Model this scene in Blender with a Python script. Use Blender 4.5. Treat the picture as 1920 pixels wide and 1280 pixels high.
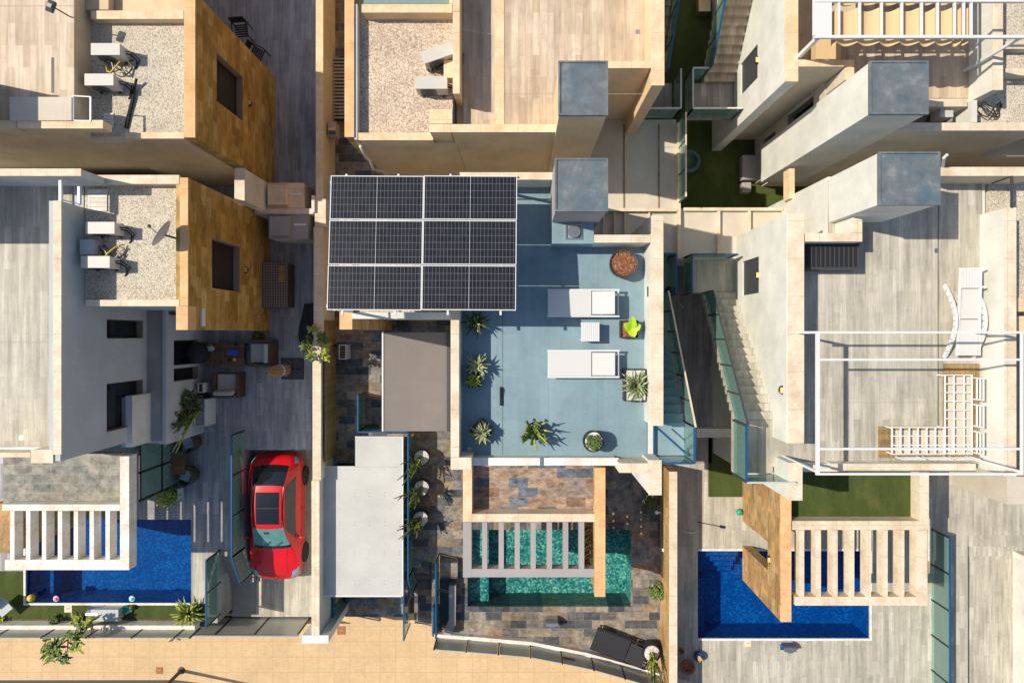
import bpy, math, random
from mathutils import Vector, Matrix
random.seed(7)
R = math.radians
S = bpy.context.scene
for o in list(bpy.data.objects): bpy.data.objects.remove(o)
C = S.collection

# ---------------- camera, sky, sun, exposure ----------------
H, F, CX, CY = 25.0, 1200.0, 972.0, 626.0        # drone height, focal length in px (1920 wide), foot of the drone
cam = bpy.data.cameras.new('camera'); co = bpy.data.objects.new('camera', cam); C.objects.link(co)
co.location = (0, 0, H); co.rotation_euler = (0, 0, 0)
cam.sensor_fit = 'HORIZONTAL'; cam.sensor_width = 36; cam.lens = 36*F/1920
cam.shift_x = -(CX-960)/1920; cam.shift_y = (CY-640)/1920
cam.clip_start = 0.1; cam.clip_end = 2000
S.camera = co
SUNV = Vector((-0.86, 0.18, 1)).normalized()
sd = bpy.data.lights.new('sun', 'SUN'); so = bpy.data.objects.new('sun', sd); C.objects.link(so)
sd.energy = 4.6; sd.angle = R(0.5); sd.color = (1.0, 0.915, 0.78)
so.rotation_euler = SUNV.to_track_quat('Z', 'Y').to_euler(); so.location = (-30, 8, 40)
W_ = bpy.data.worlds.new('World'); S.world = W_; W_.use_nodes = True
nt = W_.node_tree; bg = nt.nodes['Background']
sky = nt.nodes.new('ShaderNodeTexSky'); sky.sky_type = 'NISHITA'; sky.sun_disc = False
sky.sun_elevation = math.asin(SUNV.z); sky.sun_rotation = math.atan2(SUNV.x, SUNV.y)
nt.links.new(sky.outputs[0], bg.inputs[0]); bg.inputs[1].default_value = 0.12
S.view_settings.view_transform = 'Standard'; S.view_settings.look = 'None'
S.view_settings.exposure = 0.12; S.view_settings.gamma = 1
S.render.engine = 'CYCLES'
S.cycles.max_bounces = 8; S.cycles.transparent_max_bounces = 16

# ---------------- pixel/height to world ----------------
def X(px, z): return (px-CX)*(H-z)/F
def Y(py, z): return -(py-CY)*(H-z)/F
def P(px, py, z): return (X(px, z), Y(py, z), z)

# ---------------- materials ----------------
class NB:
    def __init__(s, name):
        s.m = bpy.data.materials.new(name); s.m.use_nodes = True
        s.t = s.m.node_tree; s.b = s.t.nodes['Principled BSDF']
    def n(s, typ, **kw):
        x = s.t.nodes.new('ShaderNode'+typ)
        for k, v in kw.items():
            if k in x.inputs.keys(): x.inputs[k].default_value = v
            else: setattr(x, k, v)
        return x
    def l(s, a, b): s.t.links.new(a, b)
    def pos(s, order='xyz', scale=(1, 1, 1), obj=False):
        g = s.n('TexCoord').outputs['Object'] if obj else s.n('NewGeometry').outputs['Position']
        sp = s.n('SeparateXYZ'); s.l(g, sp.inputs[0])
        cb = s.n('CombineXYZ')
        for i, ch in enumerate(order):
            if ch == '0': continue
            if ch == 's':
                ad = s.n('Math', operation='ADD'); s.l(sp.outputs[0], ad.inputs[0]); s.l(sp.outputs[1], ad.inputs[1]); src = ad.outputs[0]
            else: src = sp.outputs['xyz'.index(ch)]
            mu = s.n('Math', operation='MULTIPLY'); mu.inputs[1].default_value = scale[i]; s.l(src, mu.inputs[0]); s.l(mu.outputs[0], cb.inputs[i])
        return cb.outputs[0]
    def noise(s, vec, sc, det=4, rough=.6):
        x = s.n('TexNoise'); x.inputs['Scale'].default_value = sc; x.inputs['Detail'].default_value = det
        x.inputs['Roughness'].default_value = rough; s.l(vec, x.inputs['Vector']); return x.outputs['Fac']
    def ramp(s, fac, stops, interp='LINEAR'):
        r = s.n('ValToRGB'); e = r.color_ramp; e.interpolation = interp
        while len(e.elements) > 1: e.elements.remove(e.elements[-1])
        e.elements[0].position = stops[0][0]; e.elements[0].color = c4(stops[0][1])
        for p, c in stops[1:]:
            k = e.elements.new(p); k.color = c4(c)
        s.l(fac, r.inputs[0]); return r.outputs[0]
    def mix(s, a, b, fac=.5, mode='MIX'):
        x = s.n('Mix', data_type='RGBA', blend_type=mode)
        for v, i in ((fac, 0), (a, 6), (b, 7)):
            if hasattr(v, 'links'): s.l(v, x.inputs[i])
            else: x.inputs[i].default_value = v if i == 0 else c4(v)
        return x.outputs[2]
    def out(s, col, rough=.7, bump=None, bstr=.3, bdist=.01, metal=0, spec=.3):
        if hasattr(col, 'links'): s.l(col, s.b.inputs['Base Color'])
        else: s.b.inputs['Base Color'].default_value = c4(col)
        s.b.inputs['Roughness'].default_value = rough; s.b.inputs['Metallic'].default_value = metal
        s.b.inputs['Specular IOR Level'].default_value = spec
        if bump is not None:
            b = s.n('Bump'); b.inputs['Strength'].default_value = bstr; b.inputs['Distance'].default_value = bdist
            s.l(bump, b.inputs['Height']); s.l(b.outputs[0], s.b.inputs['Normal'])
        return s.m
def c4(c): return tuple(c) if len(c) == 4 else (c[0], c[1], c[2], 1)
def mul(c, k): return tuple(min(1, x*k) for x in c)

def plaster(name, col, dirt=.12, rough=.85):
    b = NB(name); p = b.pos()
    f = b.noise(p, .9, 5, .65); c = b.mix(mul(col, 1-dirt*1.3), mul(col, 1.05), b.ramp(f, [(.3, (0, 0, 0)), (.7, (1, 1, 1))]))
    st = b.noise(b.pos('xyz', (3, 3, .35)), 2.2, 4, .7)
    c = b.mix(c, mul((col[0], col[1]*.93, col[2]*.82), .72), b.ramp(st, [(.56, (0, 0, 0)), (.85, (dirt*3,)*3)]))
    sp = b.noise(p, 9, 3, .6)
    c = b.mix(c, mul(col, .8), b.ramp(sp, [(.62, (0, 0, 0)), (.8, (.25,)*3)]))
    return b.out(c, rough, b.noise(p, 60, 3), .25, .006)
def stonecap(name, col):
    b = NB(name); p = b.pos()
    br = b.n('TexBrick', offset=0.0); b.l(b.pos('xy0'), br.inputs['Vector'])
    for k, v in (('Scale', 1), ('Mortar Size', .006), ('Brick Width', 1.0), ('Row Height', 1.0)): br.inputs[k].default_value = v
    f = b.noise(p, 1.7, 6, .75); f2 = b.noise(p, 7, 4, .7)
    c = b.mix(mul((col[0], col[1]*.9, col[2]*.8), .82), mul(col, 1.07), b.ramp(f, [(.33, (0, 0, 0)), (.6, (1, 1, 1))]))
    c = b.mix(c, mul((col[0], col[1]*.82, col[2]*.62), .72), b.ramp(f2, [(.58, (0, 0, 0)), (.75, (.45,)*3)]))
    c = b.mix(c, mul(col, .5), b.ramp(br.outputs['Fac'], [(0, (0,)*3), (1, (.7,)*3)]))
    return b.out(c, .75, b.noise(p, 40, 3), .3, .006)
def brickmat(name, stops, w, h, order='yx0', off=.5, mortar=.006, mcol=(.2, .18, .16), grain=(14, 1.2, 14), gs=.18, rough=.6, obj=False, blotch=.2, big=None):
    b = NB(name); v = b.pos(order, obj=obj); br = b.n('TexBrick', offset=off, offset_frequency=2)
    br.inputs['Color1'].default_value = (0, 0, 0, 1); br.inputs['Color2'].default_value = (1, 1, 1, 1); br.inputs['Mortar'].default_value = (.5, .5, .5, 1)
    br.inputs['Scale'].default_value = 1; br.inputs['Mortar Size'].default_value = mortar; br.inputs['Mortar Smooth'].default_value = .3
    br.inputs['Brick Width'].default_value = w; br.inputs['Row Height'].default_value = h; br.inputs['Bias'].default_value = 0
    b.l(v, br.inputs['Vector'])
    c = b.ramp(br.outputs['Color'], stops)
    g = b.noise(b.pos('xyz', grain, obj), 1.0, 5, .7)
    c = b.mix(c, b.ramp(g, [(.3, (1-gs*2.2,)*3), (.7, (1+gs*.5,)*3)]), 1, 'MULTIPLY')
    g2 = b.noise(b.pos(obj=obj), .8, 5, .6)
    c = b.mix(c, b.ramp(g2, [(.3, (1-blotch,)*3), (.65, (1.03,)*3)]), 1, 'MULTIPLY')
    g3 = b.noise(b.pos(obj=obj), 3.3, 6, .75)
    c = b.mix(c, b.ramp(g3, [(.36, (1-blotch*.55,)*3), (.46, (1,)*3), (.60, (1,)*3), (.63, (1+blotch*.35,)*3), (.66, (1,)*3)]), 1, 'MULTIPLY')
    c = b.mix(c, mcol, br.outputs['Fac'])
    return b.out(c, rough, br.outputs['Fac'], -.3, .004)
def plain(name, col, rough=.5, metal=0, var=.08, sc=6, spec=.4, obj=False):
    b = NB(name); f = b.noise(b.pos(obj=obj), sc, 4)
    return b.out(b.mix(mul(col, 1-var*1.5), mul(col, 1+var), f), rough, metal=metal, spec=spec)
def gravelmat(name, cols, sc=22):
    b = NB(name); p = b.pos(); v = b.n('TexVoronoi'); v.inputs['Scale'].default_value = sc; b.l(p, v.inputs['Vector'])
    sp = b.n('SeparateColor'); b.l(v.outputs['Color'], sp.inputs[0])
    c = b.ramp(sp.outputs[0], [(0, cols[0]), (.35, cols[1]), (.7, cols[2]), (1, cols[3])])
    d = b.ramp(v.outputs['Distance'], [(.4, (1, 1, 1)), (.8, (.55, .5, .44))])
    c = b.mix(c, d, .9, 'MULTIPLY')
    c = b.mix(c, b.ramp(b.noise(p, 1.3, 4), [(.3, (.8,)*3), (.7, (1.05,)*3)]), 1, 'MULTIPLY')
    inv = b.n('Math', operation='SUBTRACT'); inv.inputs[0].default_value = 1; b.l(v.outputs['Distance'], inv.inputs[1])
    return b.out(c, .85, inv.outputs[0], 1.0, .012)
def grassmat(name, a, c_):
    b = NB(name); p = b.pos(); f = b.noise(p, 70, 3, .7); g = b.noise(b.pos('xyz', (1, .25, 1)), 3.0, 4, .6)
    c = b.mix(a, c_, b.ramp(f, [(.3, (0, 0, 0)), (.7, (1, 1, 1))]))
    c = b.mix(c, b.ramp(g, [(.3, (.78,)*3), (.7, (1.12,)*3)]), 1, 'MULTIPLY')
    br = b.n('TexBrick', offset=0.0); b.l(b.pos('xy0'), br.inputs['Vector'])
    for k, v in (('Scale', 1), ('Mortar Size', .012), ('Brick Width', .55), ('Row Height', 4.0)): br.inputs[k].default_value = v
    c = b.mix(c, mul(c_, .8), b.ramp(br.outputs['Fac'], [(0, (0,)*3), (1, (.45,)*3)]))
    g2 = b.noise(p, 1.1, 4, .6); c = b.mix(c, (.17, .16, .06), b.ramp(g2, [(.55, (0,)*3), (.75, (.4,)*3)]))
    return b.out(c, .95, f, .8, .02, spec=.1)
def clearmat(name, tint, gloss=.08, rough=.03, bump=0, bsc=5, body=None, bfac=0.0):
    b = NB(name); t = b.t; t.nodes.remove(b.b); o = t.nodes['Material Output']
    tr = b.n('BsdfTransparent'); tr.inputs[0].default_value = c4(tint)
    gl = b.n('BsdfGlossy'); gl.inputs['Roughness'].default_value = rough; gl.inputs['Color'].default_value = (1, 1, 1, 1)
    fr = b.n('Fresnel'); fr.inputs[0].default_value = 1.33
    ad = b.n('Math', operation='ADD'); ad.inputs[1].default_value = gloss; b.l(fr.outputs[0], ad.inputs[0])
    base = tr.outputs[0]
    if body:
        df = b.n('BsdfDiffuse'); df.inputs[0].default_value = c4(body)
        m2 = b.n('MixShader'); m2.inputs[0].default_value = bfac; b.l(tr.outputs[0], m2.inputs[1]); b.l(df.outputs[0], m2.inputs[2]); base = m2.outputs[0]
    mx = b.n('MixShader'); b.l(ad.outputs[0], mx.inputs[0]); b.l(base, mx.inputs[1]); b.l(gl.outputs[0], mx.inputs[2]); b.l(mx.outputs[0], o.inputs[0])
    if bump:
        f = b.noise(b.pos(), bsc, 3, .5); bp = b.n('Bump'); bp.inputs['Strength'].default_value = bump; bp.inputs['Distance'].default_value = .05
        b.l(f, bp.inputs['Height']); b.l(bp.outputs[0], gl.inputs['Normal']); b.l(bp.outputs[0], fr.inputs['Normal'])
    return b.m
def mosaic(name, stops, sc=9):
    b = NB(name); p = b.pos(); w = b.n('TexNoise'); w.inputs['Scale'].default_value = 1.6; b.l(p, w.inputs['Vector'])
    mp = b.mix(p, w.outputs['Color'], .22) if False else p
    v = b.n('TexVoronoi'); v.inputs['Scale'].default_value = sc; b.l(mp, v.inputs['Vector'])
    sp = b.n('SeparateColor'); b.l(v.outputs['Color'], sp.inputs[0])
    ad = b.n('Math', operation='ADD'); mu = b.n('Math', operation='MULTIPLY'); mu.inputs[1].default_value = .45
    b.l(sp.outputs[0], mu.inputs[0]); b.l(mu.outputs[0], ad.inputs[0])
    m2 = b.n('Math', operation='MULTIPLY'); m2.inputs[1].default_value = .7; b.l(b.noise(p, 1.5, 5, .7), m2.inputs[0]); b.l(m2.outputs[0], ad.inputs[1])
    return b.out(b.ramp(ad.outputs[0], stops), .4)

M = {}
M['white'] = plaster('white_render', (.72, .71, .64), .17)
M['cream'] = plaster('cream_render', (.74, .56, .355), .17)  # white walls; warm reflected light is put into this colour
M['beige'] = plaster('beige_render', (.64, .56, .43), .18)
M['greyw'] = plaster('grey_render', (.50, .52, .53), .10)
M['cap'] = stonecap('pale_coping', (.70, .605, .46))
M['capw'] = stonecap('warm_coping', (.76, .58, .38))
M['capo'] = stonecap('ochre_coping', (.72, .45, .22))
M['capwhite'] = stonecap('white_coping', (.76, .73, .67))
M['pl_grey'] = brickmat('grey_plank_tile', [(0, (.34, .33, .33)), (.5, (.41, .40, .40)), (1, (.49, .47, .46))], 1.2, .2, gs=.22, grain=(11, .7, 11), mortar=.004, mcol=(.2, .18, .17))
M['pl_dark'] = brickmat('taupe_plank_tile', [(0, (.38, .32, .27)), (.5, (.46, .39, .33)), (1, (.54, .46, .39))], 1.2, .2, gs=.2, grain=(11, .7, 11), mortar=.004, mcol=(.15, .12, .1))
M['pl_light'] = brickmat('light_plank_tile', [(0, (.49, .455, .365)), (.5, (.56, .52, .42)), (1, (.63, .585, .485))], 1.2, .2, gs=.19, grain=(9, .6, 9), mortar=.003, mcol=(.38, .33, .28))
M['pl_cream'] = brickmat('cream_plank_tile', [(0, (.56, .43, .30)), (.5, (.65, .51, .365)), (1, (.74, .595, .44))], 1.2, .2, gs=.16, grain=(9, .6, 9), mortar=.003, mcol=(.42, .3, .2))
M['teal'] = brickmat('teal_deck_tile', [(0, (.22, .325, .365)), (.5, (.235, .34, .38)), (1, (.25, .355, .395))], 1.2, .6, gs=.04, grain=(5, .5, 5), mortar=.002, mcol=(.14, .24, .28), blotch=.17, rough=.45)
M['tealstep'] = plain('teal_step_tile', (.16, .27, .28), .5)
M['slate'] = brickmat('slate_tile', [(0, (.10, .11, .12)), (.25, (.16, .165, .17)), (.38, (.34, .27, .20)), (.5, (.46, .31, .18)), (.62, (.20, .22, .24)), (.75, (.52, .42, .30)), (1, (.30, .28, .26))], .6, .3, 'xy0', gs=.3, grain=(4, 4, 4), mortar=.006, mcol=(.22, .19, .16), blotch=.45)
M['slateg'] = brickmat('green_grey_slate_tile', [(0, (.28, .29, .25)), (.3, (.40, .38, .31)), (.6, (.33, .30, .25)), (.8, (.47, .44, .36)), (1, (.36, .37, .32))], .6, .3, 'xy0', gs=.3, grain=(4, 4, 4), mortar=.005, mcol=(.35, .33, .28), blotch=.3)
M['slater'] = brickmat('rust_slate_tile', [(0, (.17, .19, .24)), (.25, (.22, .24, .29)), (.36, (.50, .36, .26)), (.5, (.36, .22, .14)), (.6, (.24, .27, .33)), (.72, (.55, .38, .26)), (1, (.36, .30, .27))], .62, .31, 'xy0', gs=.35, grain=(3, 6, 3), mortar=.006, mcol=(.30, .24, .19), blotch=.35)
M['paving'] = brickmat('sand_paving', [(0, (.65, .455, .25)), (.5, (.67, .47, .26)), (1, (.69, .485, .27))], .6, .6, 'xy0', off=0, mortar=.011, mcol=(.52, .335, .175), gs=.06, grain=(5, 5, 5), blotch=.12, rough=.8)
M['asphalt'] = plain('asphalt', (.10, .085, .08), .9, sc=60, var=.3)
M['earth'] = gravelmat('dry_earth', [(.10, .07, .045), (.15, .10, .06), (.2, .13, .08), (.13, .09, .055)], 30)
M['gravelc'] = gravelmat('cream_gravel', [(.74, .60, .46), (.62, .47, .34), (.80, .70, .58), (.5, .36, .25)], 24)
M['gravelw'] = gravelmat('pale_gravel', [(.70, .63, .50), (.62, .55, .43), (.76, .70, .58), (.52, .45, .34)], 26)
M['pebble'] = gravelmat('white_pebbles', [(.8, .78, .74), (.7, .68, .64), (.85, .83, .8), (.6, .58, .54)], 28)
M['bark'] = gravelmat('bark_mulch', [(.35, .14, .06), (.22, .08, .04), (.48, .24, .12), (.12, .05, .03)], 24)
M['grass'] = grassmat('artificial_turf', (.040, .058, .014), (.105, .135, .040))
M['clad'] = brickmat('ochre_stone_cladding', [(0, (.44, .25, .05)), (.4, (.56, .34, .08)), (.75, (.66, .42, .12)), (1, (.72, .50, .19))], .6, .3, 'sz0', gs=.22, grain=(5, 2.2, 9), mortar=.003, mcol=(.38, .24, .08), blotch=.3, rough=.6)
M['cladl'] = brickmat('honey_stone_cladding', [(0, (.46, .27, .11)), (.4, (.58, .35, .14)), (.75, (.66, .42, .19)), (1, (.72, .50, .25))], .6, .3, 'sz0', gs=.25, grain=(5, 2.2, 9), mortar=.003, mcol=(.38, .24, .1), blotch=.3, rough=.6)
M['roofslab'] = plaster('roof_membrane', (.62, .55, .44), .14)
M['slatecap'] = NB('weathered_lead_sheet')
b = M['slatecap']; f = b.noise(b.pos(), 2.4, 6, .7); f2 = b.noise(b.pos(), 1.0, 3, .6)
c = b.ramp(f, [(.3, (.085, .11, .125)), (.55, (.15, .17, .18)), (.75, (.27, .28, .28))])
c = b.mix(c, (.07, .13, .18), b.ramp(f2, [(.5, (0, 0, 0)), (.62, (.5,)*3)]))
M['slatecap'] = b.out(c, .6, b.noise(b.pos(), 20, 3), .2, .01)
M['taupe'] = plaster('taupe_render', (.37, .34, .325), .08)
M['concrete'] = plaster('grey_concrete', (.36, .34, .31), .2)
M['dkgrey'] = plain('dark_grey_paint', (.055, .055, .06), .5)
M['black'] = plain('black_metal', (.02, .02, .022), .45)
M['blackfab'] = plain('black_fabric', (.03, .03, .035), .9, sc=50)
M['shutter'] = brickmat('brown_roller_shutter', [(0, (.03, .028, .026)), (1, (.045, .04, .036))], 9, .05, 'sz0', off=0, mortar=.004, mcol=(.01, .01, .01), gs=.02)
M['pane'] = plain('dark_window_glass', (.015, .018, .02), .08, spec=.7, var=.02)
M['reveal'] = plaster('window_reveal', (.33, .25, .18), .1)
M['blue'] = plain('blue_steel_rail', (.015, .10, .24), .35, .2)
M['steel'] = plain('brushed_steel', (.55, .56, .57), .3, .9)
M['whitem'] = plain('white_powder_coat', (.68, .68, .655), .4, var=.03)
M['acwhite'] = plain('off_white_casing', (.54, .52, .46), .5, var=.06)
M['glass'] = clearmat('green_tinted_glass', (.62, .84, .76), .05, .03, body=(.42, .72, .62), bfac=.30)
M['frost'] = clearmat('frosted_grey_glass', (.55, .60, .58), .04, .25, body=(.50, .51, .44), bfac=.80)
M['water'] = clearmat('blue_pool_water', (.30, .68, .86), .0, .02, bump=.35, bsc=7)
M['waterg'] = clearmat('green_pool_water', (.50, .80, .82), .0, .02, bump=.35, bsc=7)
M['poolblue'] = mosaic('blue_pool_mosaic', [(.2, (.0, .075, .26)), (.5, (.0, .10, .31)), (.62, (.003, .12, .35)), (.8, (.02, .20, .46))], 14)
M['poolteal'] = mosaic('green_pool_mosaic', [(.25, (.02, .08, .09)), (.42, (.04, .20, .20)), (.52, (.08, .30, .29)), (.6, (.20, .28, .18)), (.7, (.28, .50, .44)), (.85, (.70, .72, .50))], 14)  # mosaic tile colours, with water caustics painted in as bright cells
M['canvas'] = NB('tan_canvas')
b = M['canvas']; c = b.mix((.56, .39, .20), (.66, .49, .28), b.noise(b.pos('xyz', (6, .6, 1)), 1.5, 4)); M['canvas'] = b.out(c, .9)
M['greyawn'] = plaster('taupe_awning_cloth', (.21, .185, .17), .08, .9)
M['carport'] = plaster('pale_grey_sheet', (.54, .54, .505), .10, .6)
M['sling'] = plain('white_sling_fabric', (.62, .605, .57), .85, sc=40, var=.03)
M['ribwhite'] = plain('white_plastic', (.72, .71, .68), .5, var=.03)
M['wicker'] = NB('brown_wicker')
b = M['wicker']; w1 = b.n('TexWave', bands_direction='X'); w1.inputs['Scale'].default_value = 9; b.l(b.pos(obj=True), w1.inputs['Vector'])
w2 = b.n('TexWave', bands_direction='Y'); w2.inputs['Scale'].default_value = 9; b.l(b.pos(obj=True), w2.inputs['Vector'])
mm = b.n('Math', operation='MULTIPLY'); b.l(w1.outputs['Fac'], mm.inputs[0]); b.l(w2.outputs['Fac'], mm.inputs[1])
M['wicker'] = b.out(b.ramp(mm.outputs[0], [(0, (.07, .045, .03)), (1, (.20, .14, .10))]), .7, mm.outputs[0], .4, .01)
M['cushion'] = plain('grey_beige_cushion', (.45, .41, .37), .9, sc=12)
M['cushblue'] = brickmat('blue_striped_cushion', [(0, (.20, .38, .50)), (1, (.55, .62, .62))], 3, .05, 'yx0', off=0, mortar=.006, mcol=(.6, .65, .65), obj=True)
M['wood'] = brickmat('brown_wood', [(0, (.16, .085, .045)), (1, (.24, .13, .07))], 2, .12, 'xy0', off=0, mortar=.004, mcol=(.04, .025, .015), gs=.2, obj=True)
M['woodt'] = brickmat('tan_wood', [(0, (.32, .21, .09)), (1, (.44, .30, .14))], 2, .14, 'xy0', off=0, mortar=.003, mcol=(.2, .13, .06), gs=.2)
M['cloth'] = plain('brown_parasol_cloth', (.30, .18, .12), .9, sc=8, var=.2)
M['red'] = NB('red_car_paint')
b = M['red']; b.b.inputs['Coat Weight'].default_value = .6; b.b.inputs['Coat Roughness'].default_value = .05
M['red'] = b.out((.62, .004, .008), .35, spec=.4)
M['carglass'] = plain('car_glass', (.006, .008, .01), .04, spec=.9, var=0)
M['windscreen'] = plain('windscreen_sunshade', (.11, .28, .27), .12, sc=4, var=.3, spec=.7)
M['rubber'] = plain('black_rubber', (.02, .02, .02), .8)
M['lens'] = plain('clear_lamp_lens', (.30, .42, .50), .1, .2, spec=.8, sc=30, var=.4)
M['leaf'] = NB('green_leaf')
b = M['leaf']; M['leaf'] = b.out(b.mix((.05, .10, .02), (.20, .26, .06), b.ramp(b.noise(b.pos(), 9, 3), [(.35, (0,)*3), (.65, (1,)*3)])), .6)
M['leafy'] = NB('yellow_green_leaf')
b = M['leafy']; M['leafy'] = b.out(b.mix((.16, .22, .03), (.50, .50, .10), b.ramp(b.noise(b.pos(), 14, 3), [(.35, (0,)*3), (.65, (1,)*3)])), .6)
M['leafd'] = NB('dark_cactus_skin')
b = M['leafd']; M['leafd'] = b.out(b.mix((.035, .06, .015), (.13, .15, .04), b.ramp(b.noise(b.pos(), 12, 3), [(.35, (0,)*3), (.65, (1,)*3)])), .6)
M['leafp'] = NB('pale_agave_leaf')
b = M['leafp']; M['leafp'] = b.out(b.mix((.16, .22, .10), (.46, .48, .26), b.ramp(b.noise(b.pos(), 16, 3), [(.38, (0,)*3), (.62, (1,)*3)])), .6)
M['lime'] = plain('bright_lime_leaf', (.42, .62, .03), .5)
M['yellow'] = plain('yellow_plastic', (.75, .50, .06), .4)
M['greenp'] = plain('green_plastic', (.03, .35, .22), .4)
M['pink'] = plain('pink_plastic', (.75, .35, .5), .4)
M['aqua'] = plain('aqua_plastic', (.35, .68, .66), .4)
M['bluep'] = plain('glazed_blue_ceramic', (.03, .06, .25), .25)
M['terra'] = plain('terracotta', (.36, .15, .05), .7)
M['lamp'] = plain('amber_lamp_glass', (.75, .55, .25), .3)
M['screen'] = plain('blue_glossy_cover', (.02, .12, .6), .3, sc=18, var=.6)
M['rubbergreen'] = plain('dull_green_vinyl', (.08, .17, .13), .6)
M['solar'] = NB('solar_cells')
b = M['solar']
br = b.n('TexBrick', offset=0.0); br.inputs['Scale'].default_value = 1; br.inputs['Mortar Size'].default_value = .0035; br.inputs['Mortar Smooth'].default_value = .1
br.inputs['Brick Width'].default_value = .0915; br.inputs['Row Height'].default_value = .178
for k, c in (('Color1', (.012, .013, .018)), ('Color2', (.02, .02, .026)), ('Mortar', (.17, .18, .2))): br.inputs[k].default_value = c4(c)
b.l(b.pos('xy0', obj=True), br.inputs['Vector'])
M['solar'] = b.out(br.outputs['Color'], .3, spec=.25)
M['skylight'] = plain('pale_green_skylight', (.22, .30, .28), .15)

# ---------------- mesh builder ----------------
OFF = {}
class MB:
    def __init__(s): s.v = []; s.f = []
    def add(s, vs, fs):
        n = len(s.v); s.v += [tuple(v) for v in vs]; s.f += [tuple(i+n for i in f) for f in fs]; return s
    def box(s, x0, y0, z0, x1, y1, z1):
        x0, x1 = min(x0, x1), max(x0, x1); y0, y1 = min(y0, y1), max(y0, y1); z0, z1 = min(z0, z1), max(z0, z1)
        return s.add([(x0, y0, z0), (x1, y0, z0), (x1, y1, z0), (x0, y1, z0), (x0, y0, z1), (x1, y0, z1), (x1, y1, z1), (x0, y1, z1)],
                     [(0, 3, 2, 1), (4, 5, 6, 7), (0, 1, 5, 4), (1, 2, 6, 5), (2, 3, 7, 6), (3, 0, 4, 7)])
    def pb(s, px0, py0, px1, py1, z0, z1, zp=None):      # box whose top face covers these pixels
        zp = z1 if zp is None else zp
        return s.box(X(px0, zp), Y(py0, zp), z0, X(px1, zp), Y(py1, zp), z1)
    def obox(s, c, h, rz=0, rx=0, ry=0):
        m = Matrix.Translation(c) @ Matrix.Rotation(rz, 4, 'Z') @ Matrix.Rotation(rx, 4, 'X') @ Matrix.Rotation(ry, 4, 'Y')
        vs = [m @ Vector((a*h[0], b_*h[1], c_*h[2])) for c_ in (-1, 1) for a, b_ in ((-1, -1), (1, -1), (1, 1), (-1, 1))]
        return s.add(vs, [(0, 3, 2, 1), (4, 5, 6, 7), (0, 1, 5, 4), (1, 2, 6, 5), (2, 3, 7, 6), (3, 0, 4, 7)])
    def prism(s, pts, z0, z1):
        a = sum(pts[i][0]*pts[(i+1) % len(pts)][1]-pts[(i+1) % len(pts)][0]*pts[i][1] for i in range(len(pts)))
        if a < 0: pts = pts[::-1]
        n = len(pts); vs = [(p[0], p[1], z0) for p in pts]+[(p[0], p[1], z1) for p in pts]
        return s.add(vs, [tuple(range(n-1, -1, -1)), tuple(range(n, 2*n))]+[(i, (i+1) % n, (i+1) % n+n, i+n) for i in range(n)])
    def beam(s, a, b_, w, h):      # rectangular bar between two points, w across, h up
        a = Vector(a); b_ = Vector(b_); d = b_-a; L = d.length; d.normalize()
        up = Vector((0, 0, 1)) if abs(d.z) < .95 else Vector((0, 1, 0))
        sx = d.cross(up).normalized(); sy = sx.cross(d).normalized()
        vs = [p+sx*u*w/2+sy*v*h/2 for p in (a, b_) for u, v in ((-1, -1), (1, -1), (1, 1), (-1, 1))]
        return s.add(vs, [(0, 1, 2, 3), (7, 6, 5, 4), (0, 4, 5, 1), (1, 5, 6, 2), (2, 6, 7, 3), (3, 7, 4, 0)])
    def tube(s, pts, r, n=8):
        pts = [Vector(p) for p in pts]; rs = r if isinstance(r, (list, tuple)) else [r]*len(pts)
        vs = []; ref = None
        for i, p in enumerate(pts):
            d = (pts[min(i+1, len(pts)-1)]-pts[max(i-1, 0)]).normalized()
            if ref is None: ref = Vector((0, 0, 1)) if abs(d.z) < .9 else Vector((1, 0, 0))
            u = d.cross(ref).normalized(); w = u.cross(d).normalized(); ref = w
            vs += [p+(u*math.cos(2*math.pi*k/n)+w*math.sin(2*math.pi*k/n))*rs[i] for k in range(n)]
        fs = [(i*n+k, i*n+(k+1) % n, (i+1)*n+(k+1) % n, (i+1)*n+k) for i in range(len(pts)-1) for k in range(n)]
        fs += [tuple(range(n-1, -1, -1)), tuple((len(pts)-1)*n+k for k in range(n))]
        return s.add(vs, fs)
    def lathe(s, prof, c=(0, 0, 0), n=24):
        vs = [(c[0]+r*math.cos(2*math.pi*k/n), c[1]+r*math.sin(2*math.pi*k/n), c[2]+z) for r, z in prof for k in range(n)]
        m = len(prof)
        fs = [(i*n+k, i*n+(k+1) % n, (i+1)*n+(k+1) % n, (i+1)*n+k) for i in range(m-1) for k in range(n)]
        fs += [tuple(range(n-1, -1, -1)), tuple((m-1)*n+k for k in range(n))]
        return s.add(vs, fs)
    def ball(s, c, r, sc=(1, 1, 1), n=12, m=8):
        prof = [(max(1e-4, math.sin(math.pi*i/m)), -math.cos(math.pi*i/m)) for i in range(m+1)]
        vs = [(c[0]+r*sc[0]*q*math.cos(2*math.pi*k/n), c[1]+r*sc[1]*q*math.sin(2*math.pi*k/n), c[2]+r*sc[2]*z) for q, z in prof for k in range(n)]
        return s.add(vs, [(i*n+k, i*n+(k+1) % n, (i+1)*n+(k+1) % n, (i+1)*n+k) for i in range(m) for k in range(n)])
    def grid(s, rows):      # rows of points
        n = len(rows[0]); vs = [p for r in rows for p in r]
        return s.add(vs, [(i*n+k, i*n+k+1, (i+1)*n+k+1, (i+1)*n+k) for i in range(len(rows)-1) for k in range(n-1)])
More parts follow.
